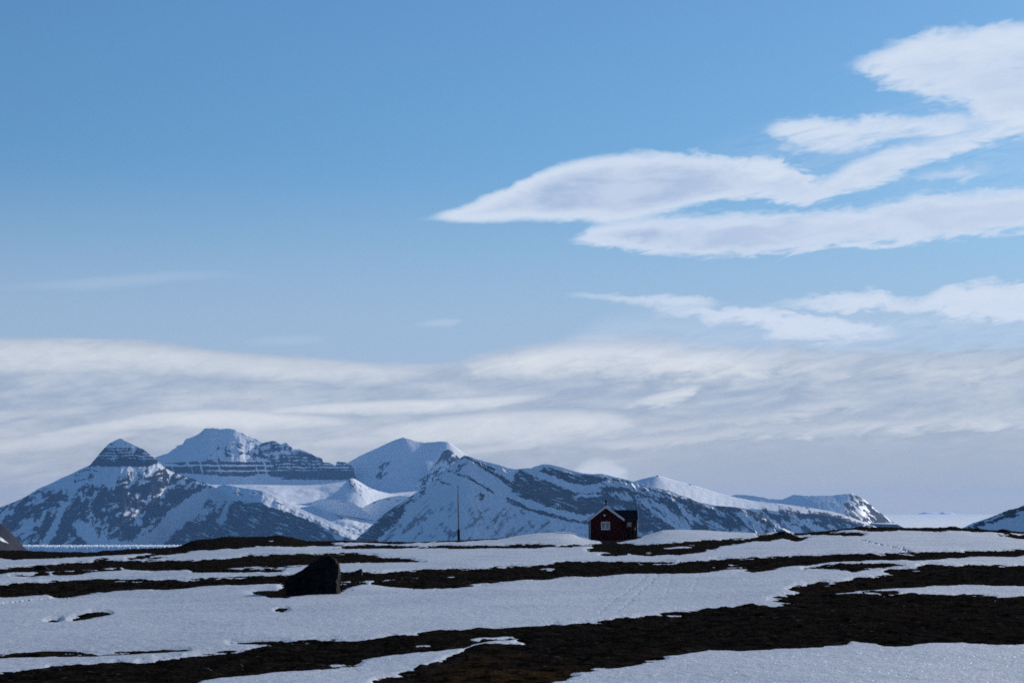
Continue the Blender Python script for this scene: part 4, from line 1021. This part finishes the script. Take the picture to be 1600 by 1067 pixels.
BROWN = simple_mat('weathered_planks', (0.055, 0.042, 0.030), 0.9, 0.3, 6.0)
m, t, b = material('window_glass')
b.inputs['Base Color'].default_value = (0.03, 0.04, 0.05, 1); b.inputs['Roughness'].default_value = 0.08
b.inputs['Specular IOR Level'].default_value = 0.9
GLASS = m

xl, xr = hx(922.3), hx(973.0)
xm = hx(946.5)
ze, zp = hz(811.0), hz(792.2)
DEPTH = 5.2
bm = bmesh.new(); prism(bm, [(xl, -0.35), (xr, -0.35), (xr, ze), (xm, zp), (xl, ze)], 0.0, DEPTH); obj('wall', bm, RED, hut)
# roof: two slabs
sl = (zp - ze) / (xm - xl)
ovx = 5.3 * sh; ovr = 2.6 * sh
tk = 0.10
slr = (zp - ze) / (xr - xm)
roof = None
bm = bmesh.new()
prism(bm, [(xl - ovx, ze - ovx * sl + 0.01), (xm, zp + 0.01), (xm, zp + tk + 0.03), (xl - ovx, ze - ovx * sl + tk + 0.01)], -0.16, DEPTH + 0.25)
prism(bm, [(xm + 0.002, zp + 0.01), (xr + ovr, ze - ovr * slr + 0.01), (xr + ovr, ze - ovr * slr + tk + 0.01), (xm + 0.002, zp + tk + 0.03)], -0.16, DEPTH + 0.25)
roof = obj('roof', bm, BLACKROOF, hut)
for s in (-1, 1):
    bm = bmesh.new()
    bw = 0.25
    if s < 0: prism(bm, [(xl - ovx, ze - ovx * sl - bw * 0.45), (xm - 0.002, zp - bw * 0.45), (xm - 0.002, zp + tk + 0.06), (xl - ovx, ze - ovx * sl + tk + 0.06)], -0.20, -0.165)
    else: prism(bm, [(xm + 0.002, zp - bw * 0.45), (xr + ovr, ze - ovr * slr - bw * 0.45), (xr + ovr, ze - ovr * slr + tk + 0.06), (xm + 0.002, zp + tk + 0.06)], -0.20, -0.165)
    obj('bargeboard', bm, WHITE, hut)
bm = bmesh.new(); box(bm, xl - 0.03, xl + 0.02, -0.03, 0.08, -0.3, ze - 0.06); obj('corner_board', bm, WHITE, hut)
# stovepipe on the ridge
cx = hx(948.0)
bm = bmesh.new(); lathe(bm, [(0.085, zp - 0.2), (0.085, hz(783.6))], 14, cx, 1.1); ch = obj('chimney', bm, SOOT, roof, True)
bm = bmesh.new(); lathe(bm, [(0.10, hz(783.9)), (0.16, hz(783.2)), (0.16, hz(782.0)), (0.10, hz(781.4))], 14, cx, 1.1); obj('chimney_cap', bm, SOOT, roof, True)

def window(xa, xb, za, zb, y, panes, fw, mat_f):
    fr = bmesh.new()
    box(fr, xa, xb, y - 0.05, y - 0.004, za, za + fw); box(fr, xa, xb, y - 0.05, y - 0.004, zb - fw, zb)
    box(fr, xa, xa + fw, y - 0.048, y - 0.004, za + fw + 0.001, zb - fw - 0.001); box(fr, xb - fw, xb, y - 0.048, y - 0.004, za + fw + 0.001, zb - fw - 0.001)
    if panes == 2:
        box(fr, (xa + xb) / 2 - fw * 0.6, (xa + xb) / 2 + fw * 0.6, y - 0.046, y - 0.004, za + fw + 0.001, zb - fw - 0.001)
    f = bmesh.new(); box(f, xa + 0.02, xb - 0.02, y - 0.016, y - 0.008, za + 0.02, zb - 0.02)
    w = obj('window', f, GLASS, hut)
    obj('frame', fr, mat_f, w)
    bm = bmesh.new(); box(bm, xa - 0.03, xb + 0.03, y - 0.09, y - 0.004, za - 0.05, za - 0.003); obj('sill', bm, mat_f, w)
window(hx(939.3), hx(953.0), hz(827.0), hz(815.0), 0.0, 2, 0.10, WHITE)
bm = bmesh.new(); box(bm, hx(943.0), hx(946.0), -0.03, -0.004, hz(806.4), hz(803.6)); box(bm, hx(943.3), hx(945.7), -0.045, -0.03, hz(806.0), hz(804.0)); obj('vent', bm, WHITE, hut)

# annex, set back a little
ya = 0.55
xa, xb = xr + 0.003, hx(996.6)
zea, zra = hz(810.2), hz(797.8)
AD = 2.5
bm = bmesh.new(); prism_x(bm, [(ya, -0.35), (ya + AD, -0.35), (ya + AD, zea), (ya + AD / 2, zra - 0.02), (ya, zea)], xa, xb); obj('annex_wall', bm, RED, hut)
oy = 0.22; sa = (zra - zea) / (AD / 2)
bm = bmesh.new()
xs0, xs1 = hx(961.0), hx(997.4)
prism_x(bm, [(ya - oy, zea - oy * sa + 0.02), (ya + AD / 2, zra), (ya + AD / 2, zra + 0.09), (ya - oy, zea - oy * sa + 0.10)], xs0, xs1)
prism_x(bm, [(ya + AD / 2 + 0.002, zra), (ya + AD + oy, zea - oy * sa + 0.02), (ya + AD + oy, zea - oy * sa + 0.10), (ya + AD / 2 + 0.002, zra + 0.09)], xs0, xs1)
obj('annex_roof', bm, BLACKROOF, hut)
bm = bmesh.new()
prism_x(bm, [(ya - oy - 0.02, zea - oy * sa - 0.10), (ya + AD / 2, zra - 0.12), (ya + AD + oy, zea - oy * sa - 0.10), (ya + AD + oy, zea - oy * sa + 0.13), (ya + AD / 2, zra + 0.12), (ya - oy - 0.02, zea - oy * sa + 0.13)], xs1 + 0.003, xs1 + 0.07)
obj('bargeboard', bm, WHITE, hut)
bm = bmesh.new(); box(bm, xb - 0.05, xb + 0.025, ya - 0.03, ya + 0.06, -0.3, zea - 0.16); obj('corner_board', bm, WHITE, hut)
bm = bmesh.new(); box(bm, xa + 0.05, xs1, ya - oy - 0.05, ya - oy - 0.004, zea - oy * sa - 0.02, zea - oy * sa + 0.05); obj('gutter', bm, BROWN, hut)
DULLTRIM = simple_mat('dull_window_trim', (0.10, 0.10, 0.13), 0.7, 0.15, 4.0)
window(hx(979.6), hx(987.6), hz(822.8), hz(815.2), ya, 1, 0.07, DULLTRIM)

# things leaning about the annex
def frame_thing(name, label, cat, px0, px1, py_top, yoff, legs=4, dep=0.45, rail=True):
    e = empty(name, hb + Vector((hx((px0 + px1) / 2), yoff, 0.0)))
    tag(e, label, cat)
    w2 = (px1 - px0) / 2 * sh; top = hz(py_top)
    for sx in (-1, 1):
        for sy in ((0, 1) if legs == 4 else (0,)):
            bm = bmesh.new(); box(bm, sx * w2 - 0.04, sx * w2 + 0.04, sy * dep - 0.04, sy * dep + 0.04, -0.25, top - 0.05); obj('leg', bm, BROWN, e)
    bm = bmesh.new(); box(bm, -w2 - 0.10, w2 + 0.10, -0.08, dep + 0.08 if legs == 4 else 0.08, top - 0.048, top); obj('top', bm, BROWN, e)
    if rail:
        bm = bmesh.new(); box(bm, -w2 + 0.042, w2 - 0.042, -0.03, 0.03, top * 0.45, top * 0.45 + 0.07); obj('rail', bm, BROWN, e)
    return e
frame_thing('sawhorse', 'low brown wooden trestle against the hut annex wall', 'trestle', 973.6, 977.4, 831.0, 0.0)
frame_thing('wooden_rack', 'taller brown wooden rack in front of the annex window', 'rack', 985.4, 991.4, 827.5, -0.05)
BONE = simple_mat('pale_bone', (0.55, 0.52, 0.46), 0.7, 0.15, 9.0)
av = hb + Vector((hx(991.8), -0.02, hz(827.5)))
bm = bmesh.new()
def stick(bm, a, b, r0, r1, n=8):
    a, b = Vector(a), Vector(b); q = (b - a).to_track_quat('Z', 'Y')
    A = [bm.verts.new(a + q @ Vector((r0 * math.cos(2 * math.pi * i / n), r0 * math.sin(2 * math.pi * i / n), 0))) for i in range(n)]
    B = [bm.verts.new(b + q @ Vector((r1 * math.cos(2 * math.pi * i / n), r1 * math.sin(2 * math.pi * i / n), 0))) for i in range(n)]
    for i in range(n): bm.faces.new((A[i], A[(i + 1) % n], B[(i + 1) % n], B[i]))
    bm.faces.new(A[::-1]); bm.faces.new(B)
stick(bm, (0, 0, 0), (0.02, 0, 0.10), 0.05, 0.04); stick(bm, (0.02, 0, 0.09), (0.10, 0.02, 0.24), 0.035, 0.025); stick(bm, (0.02, 0, 0.09), (-0.03, -0.03, 0.19), 0.03, 0.015); stick(bm, (0.07, 0.01, 0.19), (0.05, 0.04, 0.28), 0.02, 0.012)
an = obj('antler', bm, BONE); an.location = av
tag(an, 'tiny pale forked piece on top of the wooden rack', 'antler')

# ------------------------------------------------------------------ air between here and the mountains
hm = bpy.data.materials.new('clear_air'); hm.use_nodes = True
hm.node_tree.nodes.clear(); t = NT(hm.node_tree)
out = t.new('ShaderNodeOutputMaterial'); pv = t.new('ShaderNodeVolumePrincipled')
pv.inputs['Color'].default_value = (*HAZE_COL, 1); pv.inputs['Density'].default_value = HAZE_DENS
pv.inputs['Anisotropy'].default_value = 0.15
t.l.new(pv.outputs[0], out.inputs['Volume'])
hm.cycles.volume_sampling = 'DISTANCE'; hm.cycles.homogeneous_volume = True
bm = bmesh.new(); box(bm, -45000, 45000, -20000, 64000, -90.0, 1420.0)
tag(obj('haze', bm, hm), 'thin blue haze in the air before the mountains', 'haze', kind='stuff')

# ------------------------------------------------------------------ sun
sd_ = bpy.data.lights.new('sun', 'SUN'); sd_.energy = SUN_STR; sd_.angle = R(0.5); sd_.color = (1.0, 0.94, 0.86)
so = bpy.data.objects.new('sun', sd_); C.objects.link(so)
tos = Vector((math.sin(R(SUN_AZ)) * math.cos(R(SUN_EL)), math.cos(R(SUN_AZ)) * math.cos(R(SUN_EL)), math.sin(R(SUN_EL))))
so.rotation_euler = tos.to_track_quat('Z', 'Y').to_euler()
so.location = (30, 40, 60)

# ------------------------------------------------------------------ camera and render settings
cd = bpy.data.cameras.new('camera'); cam = bpy.data.objects.new('camera', cd); C.objects.link(cam)
cam.location = (0, 0, H); cam.rotation_euler = (math.pi / 2 + PITCH, 0, 0)
cd.sensor_width = 36.0; cd.lens = 36.0 * F / 1600; cd.clip_start = 0.3; cd.clip_end = 300000
sc = bpy.context.scene
sc.camera = cam
sc.view_settings.view_transform = 'Standard'; sc.view_settings.look = 'None'
sc.view_settings.exposure = EXPO; sc.view_settings.gamma = 1.0
sc.cycles.use_denoising = False
sc.cycles.volume_bounces = 0
sc.cycles.filter_width = 1.7
sc.cycles.max_bounces = 5; sc.cycles.diffuse_bounces = 3; sc.cycles.glossy_bounces = 2
